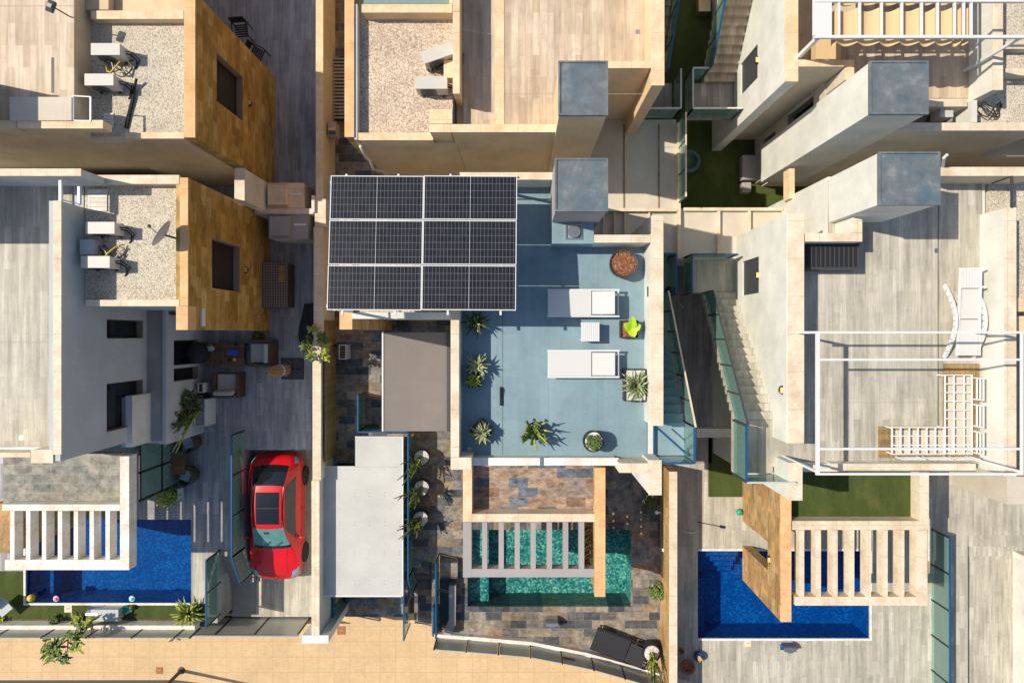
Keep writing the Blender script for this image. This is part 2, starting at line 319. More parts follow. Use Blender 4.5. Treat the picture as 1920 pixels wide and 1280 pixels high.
    def cells(s, x0, y0, x1, y1, z0, z1, holes):      # horizontal slab with rectangular holes
        x0, x1 = min(x0, x1), max(x0, x1); y0, y1 = min(y0, y1), max(y0, y1)
        hs = [(min(a, c), min(b_, d), max(a, c), max(b_, d)) for a, b_, c, d in holes]
        xs = sorted({x0, x1}|{min(max(v, x0), x1) for h in hs for v in (h[0], h[2])})
        ys = sorted({y0, y1}|{min(max(v, y0), y1) for h in hs for v in (h[1], h[3])})
        for i in range(len(xs)-1):
            run = None
            for j in range(len(ys)):
                solid = False
                if j < len(ys)-1:
                    mx, my = (xs[i]+xs[i+1])/2, (ys[j]+ys[j+1])/2
                    solid = not any(h[0] < mx < h[2] and h[1] < my < h[3] for h in hs)
                if solid and run is None: run = ys[j]
                if not solid and run is not None:
                    s.box(xs[i], run, z0, xs[i+1], ys[j], z1); run = None
        return s
    def wallx(s, x, th, y0, y1, z0, z1, holes):      # wall in a plane of constant x (outer face at x, th signed inward)
        t = MB().cells(y0, z0, y1, z1, 0, 1, holes)
        return s.add([(x+(th if v[2] > .5 else 0), v[0], v[1]) for v in t.v], [f[::-1] if th < 0 else f for f in t.f] if False else t.f)
    def wally(s, y, th, x0, x1, z0, z1, holes):
        t = MB().cells(x0, z0, x1, z1, 0, 1, holes)
        return s.add([(v[0], y+(th if v[2] > .5 else 0), v[1]) for v in t.v], t.f)
    def build(s, name, mat, parent=None, smooth=False, bevel=0, world=False, loc=None):
        me = bpy.data.meshes.new(name); off = Vector((0, 0, 0))
        if world and parent is not None: off = Vector(OFF[parent.name])
        if loc is not None: off = Vector(loc)
        me.from_pydata([Vector(v)-off for v in s.v], [], s.f); me.update()
        o = bpy.data.objects.new(name, me); C.objects.link(o); me.materials.append(M[mat] if isinstance(mat, str) else mat)
        import bmesh
        bm = bmesh.new(); bm.from_mesh(me); bmesh.ops.recalc_face_normals(bm, faces=bm.faces); bm.to_mesh(me); bm.free()
        if smooth:
            for p in me.polygons: p.use_smooth = True
        if bevel:
            md = o.modifiers.new('bevel', 'BEVEL'); md.width = bevel; md.segments = 2; md.limit_method = 'ANGLE'
        if parent is not None:
            o.parent = parent; OFF[o.name] = OFF.get(parent.name, (0, 0, 0))
        elif loc is not None: o.location = loc
        return o
def tag(o, label=None, cat=None, group=None, kind=None):
    if label: o['label'] = label
    if cat: o['category'] = cat
    if group: o['group'] = group
    if kind: o['kind'] = kind
    return o
def thing(name, label, cat, loc=(0, 0, 0), rz=0, group=None):
    o = bpy.data.objects.new(name, None); C.objects.link(o); o.empty_display_size = .2
    o.location = loc; o.rotation_euler = (0, 0, rz); OFF[o.name] = tuple(loc)
    return tag(o, label, cat, group)
def dup(root, loc=None, rz=None, label=None, scale=None):
    r = root.copy(); C.objects.link(r)
    if loc is not None: r.location = loc
    if rz is not None: r.rotation_euler = (0, 0, rz)
    if scale is not None: r.scale = (scale,)*3
    if label: r['label'] = label
    def rec(a, b_):
        for ch in [o for o in allobs if o.parent == a]:
            c = ch.copy(); C.objects.link(c); c.parent = b_; rec(ch, c)
    allobs = list(C.objects)
    rec(root, r); return r
def struct(mb, name, mat, bevel=0, kind='structure'):
    return tag(mb.build(name, mat, bevel=bevel), kind=kind)
# ---------------- levels ----------------
Z0, Z1, ZG, ZD, ZP, ZC = 1.5, 3.9, 7.0, 7.05, 8.0, 9.55
# ---------------- ground, street, patios, pools ----------------
struct(MB().box(-400, -400, -.3, 400, 400, -.012), 'ground', 'earth')
struct(MB().box(-60, -60, -.2, 60, -10.9, 0.0), 'pavement', 'paving')
rd = MB(); rd.prism([(-60, Y(1276, 0)), (X(330, 0), Y(1274, 0)), (X(620, 0), Y(1310, 0)), (60, -16), (60, -60), (-60, -60)], -.1, .004)
struct(rd, 'road', 'asphalt')
PL = (X(52, 1.4), Y(972, 1.4), X(361, 1.4), Y(1128, 1.4))
DL = (-10.12, -4.25, -6.9, -10.95)
t = MB().cells(-40, 30, -6.95, -10.6, -.25, Z0, [PL, DL, (X(415, 1.2), -7.9, -10.0, -10.95)])
struct(t, 'patio', 'pl_grey')
struct(MB().box(-10.115, -4.2, -.2, -6.9, -10.9, .3), 'driveway', 'pl_light')
# stair from the street up to the left patio
st = MB()
for i in range(6): st.box(X(415, 1.2)+.01, -7.9-.32*i, -.2, -10.13, -8.22-.32*i, Z0-.2-.2*i)
st.box(X(415, 1.2)+.01, -7.9-.32*6, -.2, -10.13, -10.9, .3)
struct(st, 'garden_steps', 'concrete')
# white stone patch round the pool corner and strip
struct(MB().box(X(362, 1.5), Y(1036, 1.5), Z0+.001, X(385, 1.5), Y(1128, 1.5), Z0+.006), 'pool_paving', 'pl_light')
g = MB().box(X(-40, 1.5), Y(1070, 1.5), Z0, X(49, 1.5), Y(1160, 1.5), Z0+.012).box(X(49, 1.5), Y(1131, 1.5), Z0, X(385, 1.5), Y(1160, 1.5), Z0+.012)
struct(g, 'lawn', 'grass')
struct(MB().box(X(-40, 1.5), Y(1160, 1.5), Z0, X(385, 1.5), Y(1174, 1.5), Z0+.012), 'soil_bed', 'earth')

def pool(x0, y0, x1, y1, basin, water, zt, depth=1.15, steps=None, bench=None):
    x0, x1 = min(x0, x1), max(x0, x1); y0, y1 = min(y0, y1), max(y0, y1)
    b = MB().box(x0-.2, y0-.2, zt-depth-.25, x1+.2, y1+.2, zt-depth)
    b.box(x0-.2, y0-.2, zt-depth, x0+.003, y1+.2, zt+.04).box(x1-.003, y0-.2, zt-depth, x1+.2, y1+.2, zt+.04)
    b.box(x0+.003, y0-.2, zt-depth, x1-.003, y0+.003, zt+.04).box(x0+.003, y1-.003, zt-depth, x1-.003, y1+.2, zt+.04)
    if steps: steps(b)
    struct(b, 'pool_basin', basin)
    w = MB(); n = 24
    w.grid([[(x0+.003+(x1-x0-.006)*i/n, y0+.003+(y1-y0-.006)*j/n, zt) for i in range(n+1)] for j in range(n+1)])
    struct(w, 'water', water)
def stL(b):
    x, y = PL[0], PL[3]
    b.box(x+.003, PL[1]-.01, .3, x+.62, PL[3]+.01, .95)
def stR(b):
    for i in range(4): b.box(PR[0]+.01, PR[1]-.01-.28*i, .2, PR[0]+1.55, PR[1]-.29-.28*i, 1.25-.25*i)
    b.box(PR[0]+.01, PR[1]-1.2, .2, PR[0]+.4, PR[3]+.01, .95)
def stC(b):
    b.box(PC[0]+.01, PC[1]-.01, .2, PC[0]+.75, PC[3]+.01, 1.0)
pool(*PL, 'poolblue', 'water', 1.4, steps=stL)
PC = (X(877, 1.4), Y(991, 1.4), X(1183, 1.4), Y(1147, 1.4))
PR = (X(1307, 1.4), Y(1030, 1.4), X(1628, 1.4), Y(1194, 1.4))
pool(*PC, 'poolteal', 'waterg', 1.4, steps=stC)
pool(*PR, 'poolblue', 'water', 1.4, steps=stR)
# pale edging strips of the blue pools
def edging(p, nm, sides):
    e = MB(); x0, y0, x1, y1 = p; w = .07
    if 'l' in sides: e.box(x0-w, y0, Z0, x0+.01, y1-w, Z0+.018)
    if 'r' in sides: e.box(x1-.01, y0, Z0, x1+w, y1-w, Z0+.018)
    if 'b' in sides: e.box(x0+.011, y1-w, Z0, x1-.011, y1+.01, Z0+.018)
    if 't' in sides: e.box(x0+.011, y0-.01, Z0, x1-.011, y0+w, Z0+.018)
    struct(e, nm, 'capwhite')
ns = MB()  # dark strips that paint the shade of the risers onto the steps
for i in range(4): ns.box(PR[0]+.45, PR[1]-.29-.28*i-.001, 1.25-.25*i-.04, PR[0]+1.56, PR[1]-.25-.28*i, 1.252-.25*i)
struct(ns, 'pool_steps', 'bluep')
edging(PL, 'pool_edging', 'lb'); edging(PR, 'pool_edging', 'rbt')
# central plot, slate
DC = (-6.7, Y(868, 1.5), X(762, .3), -10.95)
SC = (X(770, .8), Y(1052, 1.5), X(814, .8), -11.6)
t = MB().cells(-6.95, 30, 5.2, -10.0, -.25, Z0, [PC, DC, SC])
struct(t, 'patio', 'slate')
cur = [(820, 1193), (900, 1199), (1000, 1208), (1100, 1228), (1200, 1256), (1262, 1275), (1330, 1300)]
ZF = 1.62
cw = [(X(a, ZF), Y(b_, ZF)) for a, b_ in cur]
q = MB().prism([(X(814, .8), -10.0), (5.2, -10.0), (5.2, cw[-1][1]+.1)]+[(a, b_+.06) for a, b_ in cw[::-1] if a < 5.1]+[(X(814, .8), cw[0][1]+.05)], -.25, Z0-.001)
struct(q, 'patio', 'slate')
struct(MB().box(-6.7, Y(868, 1.5)+.01, -.2, SC[0]-.25, -10.9, .3), 'driveway', 'slate')
st = MB()
for i in range(6): st.box(SC[0]+.01, SC[1]+.01-.3*i, -.2, SC[2]-.01, SC[1]+.01-.3*(i+1), Z0-.25*(i+.7))
st.box(SC[0]+.01, SC[1]-1.79, -.2, SC[2]-.01, -11.3, .02)
struct(st, 'garden_steps', 'slate')
# right plots
DR = (X(1797, 1.0), Y(1003, 1.5), 40, -30)
t = MB().cells(5.2, 30, 40, -30, -.25, Z0, [PR, DR])
struct(t, 'patio', 'pl_light')
dr = MB().box(DR[0]+.0, DR[1]+.01, -.2, 40, DR[1]-.45, 1.38).box(DR[0], DR[1]-.45, -.2, 40, DR[1]-.85, 1.24).box(DR[0], DR[1]-.85, -.2, 40, -30, 1.1)
struct(dr, 'driveway', 'pl_light')
def sheet(name, mat, px0, py0, px1, py1, z=Z0, t=.012): return struct(MB().box(X(px0, z), Y(py0, z), z+.001, X(px1, z), Y(py1, z), z+t), name, mat)
sheet('lawn', 'grass', 1328, 820, 1440, 931)
sheet('lawn', 'grass', 1237, 120, 1560, 420)
sheet('lawn', 'grass', 1232, -60, 1345, 120)
sheet('path', 'pl_dark', 1268, 480, 1334, 868)  # same planks as around, with the passage shade put into their colour
def house(label, px, py): return thing('villa', label, 'house', (X(px, Z0), Y(py, Z0), Z0))
def part(h, name, mat, mb, **kw): return mb.build(name, mat, h, world=True, **kw)
def pane_x(h, x, y0, y1, z0, z1, inn, mat='pane', lamp=None, frame=True, dp=0):     # window set back in a wall of constant x
    w = part(h, 'window', mat, MB().box(x+inn*(.24-dp), y0, z0, x+inn*(.27-dp), y1, z1))
    if frame:
        f = MB(); t_ = .04; xa, xb = x+inn*.20, x+inn*.26
        f.box(xa, min(y0, y1), z0, xb, min(y0, y1)+t_, z1).box(xa, max(y0, y1)-t_, z0, xb, max(y0, y1), z1)
        f.box(xa, min(y0, y1)+t_, z0, xb, max(y0, y1)-t_, z0+t_).box(xa, min(y0, y1)+t_, z1-t_, xb, max(y0, y1)-t_, z1)
        f.build('frame', M['dkgrey'], w, world=True)
    if dp: return w
    rv = MB(); a, b_ = min(y0, y1), max(y0, y1); e = .012
    rv.box(x+inn*.003, a, z0, x+inn*.2, b_, z0+e); rv.box(x+inn*.003, a, z0+e, x+inn*.2, a+e, z1).box(x+inn*.003, b_-e, z0+e, x+inn*.2, b_, z1)
    rv.build('sill', M['reveal'], w, world=True)
    return w
def stairs(h, x0, x1, ys, zs, ye, ze, n, mat):
    m = MB(); dy = (ye-ys)/n; dz = (ze-zs)/n
    for i in range(n):
        y = ys+dy*i; z = zs+dz*(i+1)
        m.box(x0, y, z-.34, x1, y+dy*1.08, z-.002)
    return part(h, 'stair', mat, m)
def balustrade(h, pts, n, hgt=1.0, rail='whitem', top=.05, w=.03, post='dkgrey', name='balustrade'):
    # pts: two end points at foot; n panels
    a, b_ = Vector(pts[0]), Vector(pts[1]); up = Vector((0, 0, hgt)); d = (b_-a).normalized(); nrm = Vector((-d.y, d.x, 0)).normalized()*.008
    r = MB().beam(a+up, b_+up, w+.015, top)
    o = part(h, name, rail, r)
    for i in range(n+1):
        p = a.lerp(b_, i/n); MB().beam(p+Vector((0, 0, -.08)), p+up-Vector((0, 0, top/2)), .035, .05).build('post', M[post], o, world=True)
    for i in range(n):
        p, q = a.lerp(b_, (i+.03)/n), a.lerp(b_, (i+.97)/n); g = MB()
        lo, hi = Vector((0, 0, .04)), Vector((0, 0, hgt-top/2-.002))
        g.add([p+lo-nrm, q+lo-nrm, q+hi-nrm, p+hi-nrm, p+lo+nrm, q+lo+nrm, q+hi+nrm, p+hi+nrm], [(0, 1, 2, 3), (7, 6, 5, 4), (0, 4, 5, 1), (1, 5, 6, 2), (2, 6, 7, 3), (3, 7, 4, 0)])
        g.build('glass', M['glass'], o, world=True)
    return o
def chimney(h, px0, py0, px1, py1, zb, wall='white'):
    x0, x1, y1, y0 = X(px0, ZC), X(px1, ZC), Y(py0, ZC), Y(py1, ZC)
    c = part(h, 'chimney', wall, MB().box(x0+.02, y0+.02, zb, x1-.02, y1-.02, ZC-.06))
    MB().box(x0, y0, ZC-.06, x1, y1, ZC).build('cap', M['slatecap'], c, world=True)
    rim = MB(); w = .045
    for a in ((x0, y0, x1, y0+w), (x0, y1-w, x1, y1), (x0, y0+w, x0+w, y1-w), (x1-w, y0+w, x1, y1-w)): rim.box(a[0], a[1], ZC+.001, a[2], a[3], ZC+.03)
    rim.build('rim', M['slatecap'], c, world=True)
    return c
def cappar(h, px0, py0, px1, py1, z0, z1, wall, cap='cap'):      # parapet with a coping on top
    x0, x1, y0, y1 = X(px0, z1), X(px1, z1), Y(py1, z1), Y(py0, z1)
    p = part(h, 'parapet', wall, MB().box(x0+.012, y0+.012, z0, x1-.012, y1-.012, z1-.035))
    MB().box(x0, y0, z1-.035, x1, y1, z1).build('coping', M[cap], p, world=True, bevel=.006)
    return p
def slats(h, px_edges, wpx, py0, py1, z, dep, mat, name='slat'):
    for a in px_edges: part(h, name, mat, MB().pb(a, py0, a+wpx, py1, z-dep, z))
def lampx(h, px, py, xw, side):      # half round wall lamp on a wall of constant x
    D = xw*F/(px-CX); z = H-D; y = Y(py, z)
    m = MB(); n = 8
    m.add([(xw+side*(.002+.09*math.sin(math.pi*k/n)*j), y-.12*math.cos(math.pi*k/n), z+s_*.05) for s_ in (-1, 1) for k in range(n+1) for j in (0, 1)][:],
          [(2*k, 2*k+2, 2*k+3, 2*k+1) for k in range(n)]+[(18+2*k, 18+2*k+1, 18+2*k+3, 18+2*k+2) for k in range(n)]+[(2*k+1, 2*k+3, 18+2*k+3, 18+2*k+1) for k in range(n)])
    o = part(h, 'wall_lamp', 'black', m)
    MB().box(xw+side*.003, y-.075, z-.07, xw+side*.07, y+.075, z-.048).build('shade', M['lamp'], o, world=True)
    MB().box(xw+side*.003, y-.075, z+.052, xw+side*.085, y+.075, z+.07).build('shade', M['lamp'], o, world=True)

# ============ upper left villa ============
h = house('upper left villa with cream plank deck, gravel roof and ochre stone side wall', 260, 100)
xa, xb, xc = X(-300, ZP), X(139, 7.7), X(363, 7.3)
yS, yG, yN = Y(241, ZP), Y(259, 7.4), 16.0
part(h, 'wall', 'cream', MB().box(xa, yS+.01, Z0, xb, yN, 7.66))
part(h, 'wall', 'cream', MB().box(xb+.001, yG+.01, Z0, xc-.32, Y(-16, 7.35), ZG-.02))
part(h, 'roof_deck', 'pl_cream', MB().box(xa, yS+.3, 7.66, xb, yN, 7.7))
part(h, 'gravel_roof', 'gravelw', MB().box(xb+.002, yG+.2, ZG-.02, xc-.3, Y(36, ZG), ZG+.01))
fx = X(365, 7.35)
hl = (6.88, 4.26, 8.32, 6.06)
part(h, 'side_wall', 'clad', MB().wallx(fx, -.28, Y(258, 7.35), Y(-15, 7.35), Z0, 7.3, [hl]))
part(h, 'parapet', 'capo', MB().pb(345, -15, 366, 258, 7.3, 7.35), bevel=.006)
pane_x(h, fx, hl[0], hl[2], hl[1], hl[3], -1, 'shutter')
lampx(h, 467, 193, fx, 1)
cappar(h, 32, 225, 193, 241, 7.6, ZP, 'cream', 'capw')
part(h, 'parapet', 'cream', MB().pb(-200, 226, 31, 241, 7.6, ZP-.01))
cappar(h, 235, 248, 345, 260, 6.9, 7.3, 'cream', 'capw'); cappar(h, 170, 20, 344, 36, 6.9, 7.3, 'cream', 'capw')
chimney(h, -250, 100, -118, 205, 7.6, 'cream')
part(h, 'hatch', 'roofslab', MB().pb(18, 182, 134, 226, 7.7, 8.05))
part(h, 'drain_slot', 'black', MB().pb(96, 108, 101, 174, 7.69, 7.706))
rl = MB()
for py in (180, 226): rl.beam(P(137, py, 8.0), P(170, py+2, 8.0), .03, .03)
rl.beam(P(137, 180, 8.0), P(137, 226, 8.0), .05, .05).beam(P(170, 182, 8.0), P(170, 228, 8.0), .04, .04)
part(h, 'roof_rail', 'whitem', rl)
# upper wing beyond the gravel roof
part(h, 'wall', 'cream', MB().box(xb+.01, Y(18, 7.3)+.02, ZG, X(218, 6.9), yN-.02, 7.25))

# ============ middle left villa ============
h = house('lower left villa with dish on its gravel roof and white pergola over a blue pool', 250, 700)
wx = X(111, ZP); xw = X(-300, ZP)
W1 = (-.14, 4.2, .44, 6.04); W2 = (-2.91, 4.2, -1.47, 6.04)
yb, yt = Y(865, ZP), Y(330, ZP)
part(h, 'wall', 'greyw', MB().wallx(wx, -.3, yb+.005, Y(376, ZP), Z1+.1, 7.96, [W1, W2]))
part(h, 'wall', 'greyw', MB().box(xw, yb+.01, Z1, wx-.31, yt-.02, ZD-.02))
part(h, 'wall', 'greyw', MB().box(wx-.31, Y(376, ZP)+.01, Z1, wx-.01, yt-.02, ZD-.02))
for wnd in (W1, W2): pane_x(h, wx, wnd[0], wnd[2], wnd[1], wnd[3], -1)
part(h, 'roof_deck', 'pl_light', MB().box(xw, yb+.02, ZD-.02, wx-.3, yt, ZD+.02))
part(h, 'coping', 'cap', MB().pb(100, 376, 115, 852, 7.96, ZP), bevel=.006)
part(h, 'coping', 'capwhite', MB().pb(-150, 838, 94, 847, 7.3, 7.42), bevel=.006)
part(h, 'parapet', 'cap', MB().pb(-150, 848, 57, 857, 7.0, 7.9), bevel=.006)
part(h, 'parapet', 'cap', MB().pb(58, 843, 99.5, 868, 7.0, ZP-.002), bevel=.006)
cappar(h, -150, 316, 152, 330, ZD, ZP+.3, 'greyw', 'cap')
chimney(h, -330, 288, -190, 395, ZD, 'white')
# small steel and white gate frames on the deck edge
fr = MB()
for a, b_ in ((P(114, 331, 8), P(114, 377, 8)), (P(149, 348, 7.6), P(149, 384, 7.6))): fr.beam(a, b_, .07, .07)
fr.beam(P(114, 333, 8), P(150, 349, 7.6), .025, .025).beam(P(114, 374, 8), P(150, 383, 7.6), .025, .025)
part(h, 'deck_gate', 'whitem', fr)
# ground floor block and its ledge
lx = X(312, Z1+.1)
WG = [(Y(683, 2.6), Z0+.4, Y(637, 2.6), 3.55), (Y(712, 2.6), Z0+.4, Y(688, 2.6), 3.55)]
part(h, 'wall', 'greyw', MB().wallx(lx, -.3, Y(832, Z1), Y(590, Z1), Z0, Z1, WG))
for a in WG: pane_x(h, lx, a[0], a[2], a[1], a[3], -1)
part(h, 'wall', 'greyw', MB().box(xw, Y(832, Z1)+.02, Z0, lx-.31, Y(330, Z1), Z1-.01))
part(h, 'ledge', 'concrete', MB().box(wx+.0, Y(826, Z1+.1), Z1, lx-.1, Y(560, Z1+.1), Z1+.1))
part(h, 'coping', 'greyw', MB().box(lx-.1+.001, Y(832, Z1+.1), Z1, lx+.02, Y(560, Z1+.1), Z1+.14))
part(h, 'terrace_wall', 'white', MB().pb(235, 742, 248, 838, 3.9, 5.0))
part(h, 'terrace_wall', 'taupe', MB().pb(228, 745, 234.5, 838, 3.9, 4.98))
# gravel roof block
gx0 = X(150, ZG)
part(h, 'wall', 'greyw', MB().box(wx+.01, Y(574, 7.3)+.01, Z0, X(352, 7.35)-.36, Y(333, 7.3)-.02, ZG-.02))
part(h, 'gravel_roof', 'gravelw', MB().box(wx+.01, Y(565, ZG), ZG-.02, X(352, 7.35)-.36, Y(345, ZG), ZG+.01))
cappar(h, 180, 328, 336, 345, 6.9, 7.32, 'cream', 'cap'); cappar(h, 160, 562, 336, 574, 6.9, 7.32, 'white', 'cap')
fx = X(352, 7.35); hl = (1.36, 4.06, 2.86, 5.95)
part(h, 'side_wall', 'clad', MB().wallx(fx, -.35, Y(618, 7.35), Y(333, 7.35), Z0, 7.3, [hl]))
part(h, 'parapet', 'capo', MB().pb(337, 333, 352.5, 573, 7.3, 7.35), bevel=.006)
part(h, 'parapet', 'capo', MB().pb(330, 573.5, 352.5, 618.5, 6.9, 7.352), bevel=.006)
part(h, 'side_wall', 'clad', MB().box(X(330, 7.35), Y(618, 7.35)+.01, Z0, fx-.36, Y(574, 7.35), 6.9))
pane_x(h, fx, hl[0], hl[2], hl[1], hl[3], -1, 'shutter')
lampx(h, 460, 506, fx, 1)
part(h, 'vent', 'whitem', MB().box(fx, Y(612, 6.6), 6.45, fx+.05, Y(578, 6.6), 6.65))
# first floor terrace, pergola
ZT, ZB = 4.45, 4.9
part(h, 'terrace_floor', 'slateg', MB().box(X(6, ZT), Y(950, ZT), ZT-.3, X(226, ZT), Y(850, ZT), ZT))
part(h, 'pergola_frame', 'capwhite', MB().pb(225, 855, 242, 1068, ZB-.4, ZB))
part(h, 'pergola_frame', 'capwhite', MB().pb(4, 945, 224.8, 957, ZB-.4, ZB-.002))
part(h, 'pergola_frame', 'capwhite', MB().pb(9, 1049, 224.8, 1068, ZB-.4, ZB-.002))
slats(h, [19+29.8*k for k in range(7)], 8, 957.5, 1048.5, ZB-.01, .36, 'capwhite')
part(h, 'column', 'cladl', MB().pb(-30, 950, 6, 1045, Z0, ZB-.42, ZB))
# glazed corner under the terrace
gw = MB(); gx = X(252, 4.4); z0, z1 = Z0+.02, 4.1
ya, ym, yb2 = Y(835, 4.4), Y(890, 4.4), Y(943, 4.4)
for y in (ya, ym, yb2): gw.box(gx-.05, y-.035, z0, gx, y+.035, z1)
gw.box(gx-.05, yb2, z0, gx, ya, z0+.1).box(gx-.05, yb2, z1-.08, gx, ya, z1).box(gx-.05, yb2, 2.75, gx, ya, 2.82)
d = part(h, 'glass_door', 'black', gw)
for a, b_ in ((ya, ym), (ym, yb2)): MB().box(gx-.03, b_+.03, z0+.1, gx-.02, a-.03, z1-.08).build('pane', M['glass'], d, world=True)
part(h, 'wall', 'greyw', MB().box(xw, Y(832, Z1)-.6, Z0, gx-1.4, Y(832, Z1)+.01, 4.1))

# ============ upper central villa ============
h = house('upper central villa with cream plank deck and cream gravel roof holding two white units', 900, 60)
xL, xR = X(849, ZP), X(1215, ZD); yS = Y(248, ZP)
part(h, 'wall', 'cream', MB().box(xL+.01, yS+.01, Z0, 1.03, yN, ZD-.02))
part(h, 'wall', 'cream', MB().box(1.031, 5.45, Z1-.2, 2.1, 7.3, ZD-.02))
part(h, 'wall', 'cream', MB().box(1.031, Y(128, ZP)+.01, Z0, 3.54, yN-.01, ZD-.022))
part(h, 'roof_deck', 'pl_cream', MB().box(xL+.2, yS+.2, ZD-.02, 1.03, yN, ZD+.015))
part(h, 'roof_deck', 'pl_cream', MB().box(1.031, 7.15, ZD-.02, 3.56, yN, ZD+.015).box(1.031, 5.5, ZD-.02, 2.1, 7.149, ZD+.014))
cappar(h, 849, 22, 862, 176, ZD-.2, ZP, 'cream', 'capw'); cappar(h, 849, -120, 862, 21.5, ZD-.2, ZP-.01, 'cream', 'capw')
cappar(h, 846, 233, 1045, 248, ZD-.2, ZP, 'cream', 'capw')
cappar(h, 805, 233, 845.5, 248, ZG-.2, ZP-.2, 'cream', 'capw')
cappar(h, 1140, 115, 1221, 128, ZD-.2, ZP-.01, 'cream', 'capw')
part(h, 'parapet', 'cream', MB().pb(1222, -120, 1245, 160, 3.75, ZP-.035, ZP))
part(h, 'coping', 'capw', MB().pb(1221, -120, 1246, 160.5, ZP-.035, ZP), bevel=.006)
part(h, 'deck_kerb', 'capw', MB().pb(928, -120, 945, 214, ZD, ZD+.03).pb(920, 214, 945, 234, ZD, ZD+.028))
chimney(h, 1047, 115, 1140, 217, Z1-.1, 'cream')
# gravel roof and stone fin
gy = Y(263, 7.3)
part(h, 'wall', 'cream', MB().box(X(664, 7.3), gy+.01, Z0, xL, yN, ZG-.02))
part(h, 'gravel_roof', 'gravelc', MB().box(X(668, ZG), gy+.1, ZG-.02, xL, Y(30, ZG), ZG+.01))
part(h, 'side_wall', 'cladl', MB().box(X(647, 7.35), gy+.08, Z0, X(664, 7.35), yN, 7.3))
part(h, 'parapet', 'capo', MB().pb(646, -60, 664, 257, 7.3, 7.35), bevel=.006)
part(h, 'parapet', 'greyw', MB().pb(664.5, 8, 670, 262, 6.9, 7.3))
cappar(h, 672, 249, 812, 263, 6.9, 7.32, 'cream', 'capw'); cappar(h, 678, 8, 848, 24, 6.9, 7.45, 'cream', 'capw')
part(h, 'skylight', 'skylight', MB().pb(682, -60, 842, 7.5, 7.0, 7.3))
part(h, 'parapet', 'capw', MB().pb(842.3, -60, 848.5, 7.5, 7.0, 7.32))
dr_ = MB().tube([P(676, 275, 6.9), P(683, 288, 6.2), P(694, 300, 5.6), P(700, 318, 4.6), P(722, 320, 4.55)], .045)
part(h, 'drainpipe', 'whitem', dr_, smooth=True)
part(h, 'drainpipe_hopper', 'black', MB().obox(P(852.5, 208, ZG+.25), (.02, .4, .3)))
part(h, 'bench_block', 'capw', MB().pb(832, 113, 849, 146, ZG, ZG+.35))
part(h, 'path_slab', 'capw', MB().pb(806, 205, 848, 232, ZG, ZG+.05))
# outside stair going up beside it
stairs(h, 3.87, 4.62, 8.25, Z1, 11.9, ZD, 17, 'pl_dark')
balustrade(h, ((4.67, 8.25, Z1+.2), (4.67, 11.9, ZD+.2)), 5, 1.0, 'blue')

# ============ central villa ============
h = house('central villa with teal roof terrace, rust slate balcony and grey pergola over a green pool', 1020, 700)
part(h, 'wall', 'white', MB().box(-1.78, Y(872, 7.5)+.01, Z0, 2.1, 4.27, ZD-.02))
part(h, 'wall', 'white', MB().box(2.101, Y(872, 7.5)+.01, Z0, 3.82, 2.61, ZD-.022))
part(h, 'terrace_floor', 'teal', MB().box(-1.6, Y(872, 7.5)+.02, ZD-.02, 2.1, 4.15, ZD+.01).box(2.101, Y(872, 7.5)+.02, ZD-.02, 3.6, 2.5, ZD+.01))
cappar(h, 845, 560, 861, 857, ZD-.3, ZP, 'white', 'cap')
part(h, 'parapet', 'cap', MB().pb(845, 857.5, 884, 880, 5.0, ZP-.003, ZP), bevel=.006)
part(h, 'parapet', 'white', MB().box(X(884, ZP)+.005, Y(872, 7.5), 4.6, X(1160, ZP), Y(859, 7.5), 7.47))
part(h, 'coping', 'capwhite', MB().pb(885, 858, 1160, 872.5, 7.47, 7.5), bevel=.006)
part(h, 'spout', 'steel', MB().box(X(1012, 7.5), Y(873, 7.5), 7.5, X(1018, 7.5), Y(856, 7.5), 7.53))
part(h, 'parapet', 'white', MB().pb(1221, 405, 1243, 797, Z1-.1, ZP-.035, ZP))
part(h, 'coping', 'cap', MB().pb(1220, 404, 1244, 798, ZP-.035, ZP), bevel=.006)
part(h, 'wall', 'white', MB().box(3.50, -2.44, Z1, 3.8, -3.3, ZD-.03))
cappar(h, 1114, 440, 1219.5, 455, ZD-.2, ZP-.004, 'white', 'cap')
cappar(h, 862, 323, 1039, 337, ZD-.2, ZP, 'white', 'cap')
part(h, 'slot_vent', 'black', MB().box(X(1214, ZD+.55), Y(537, ZD+.55), ZD+.5, X(1214, ZD+.55)+.1, Y(556, ZD+.55), ZD+.6))
# corner fin and its beam
part(h, 'fin_wall', 'white', MB().pb(1217, 863, 1240, 927, 5.4, ZP-.035, ZP))
part(h, 'coping', 'cap', MB().pb(1216, 862, 1241, 928, ZP-.035, ZP), bevel=.006)
part(h, 'parapet', 'cap', MB().pb(1161, 868, 1215.5, 886, 7.2, ZP-.01), bevel=.006)
chimney(h, 1040, 297, 1140, 397, Z1-.1, 'taupe')
ct = part(h, 'counter', 'teal', MB().pb(1036, 406, 1114, 456, ZD, ZP-.05))
MB().pb(1035, 405, 1113.5, 457, ZP-.05, ZP-.02).build('worktop', M['teal'], ct, world=True, bevel=.006)
sk = MB(); a0, a1, b0, b1 = X(1060, 8), X(1092, 8), Y(449, 8), Y(420, 8)
for q in ((a0, b0, a1, b0+.04), (a0, b1-.04, a1, b1), (a0, b0+.04, a0+.04, b1-.04), (a1-.04, b0+.04, a1, b1-.04)): sk.box(q[0], q[1], ZP-.02, q[2], q[3], ZP+.01)
sk.lathe([(.005, .0), (.11, .003), (.15, .05), (.17, .09)], ((a0+a1)/2, (b0+b1)/2, ZP-.015), 20)
sk.build('sink', M['steel'], ct, world=True, smooth=False)
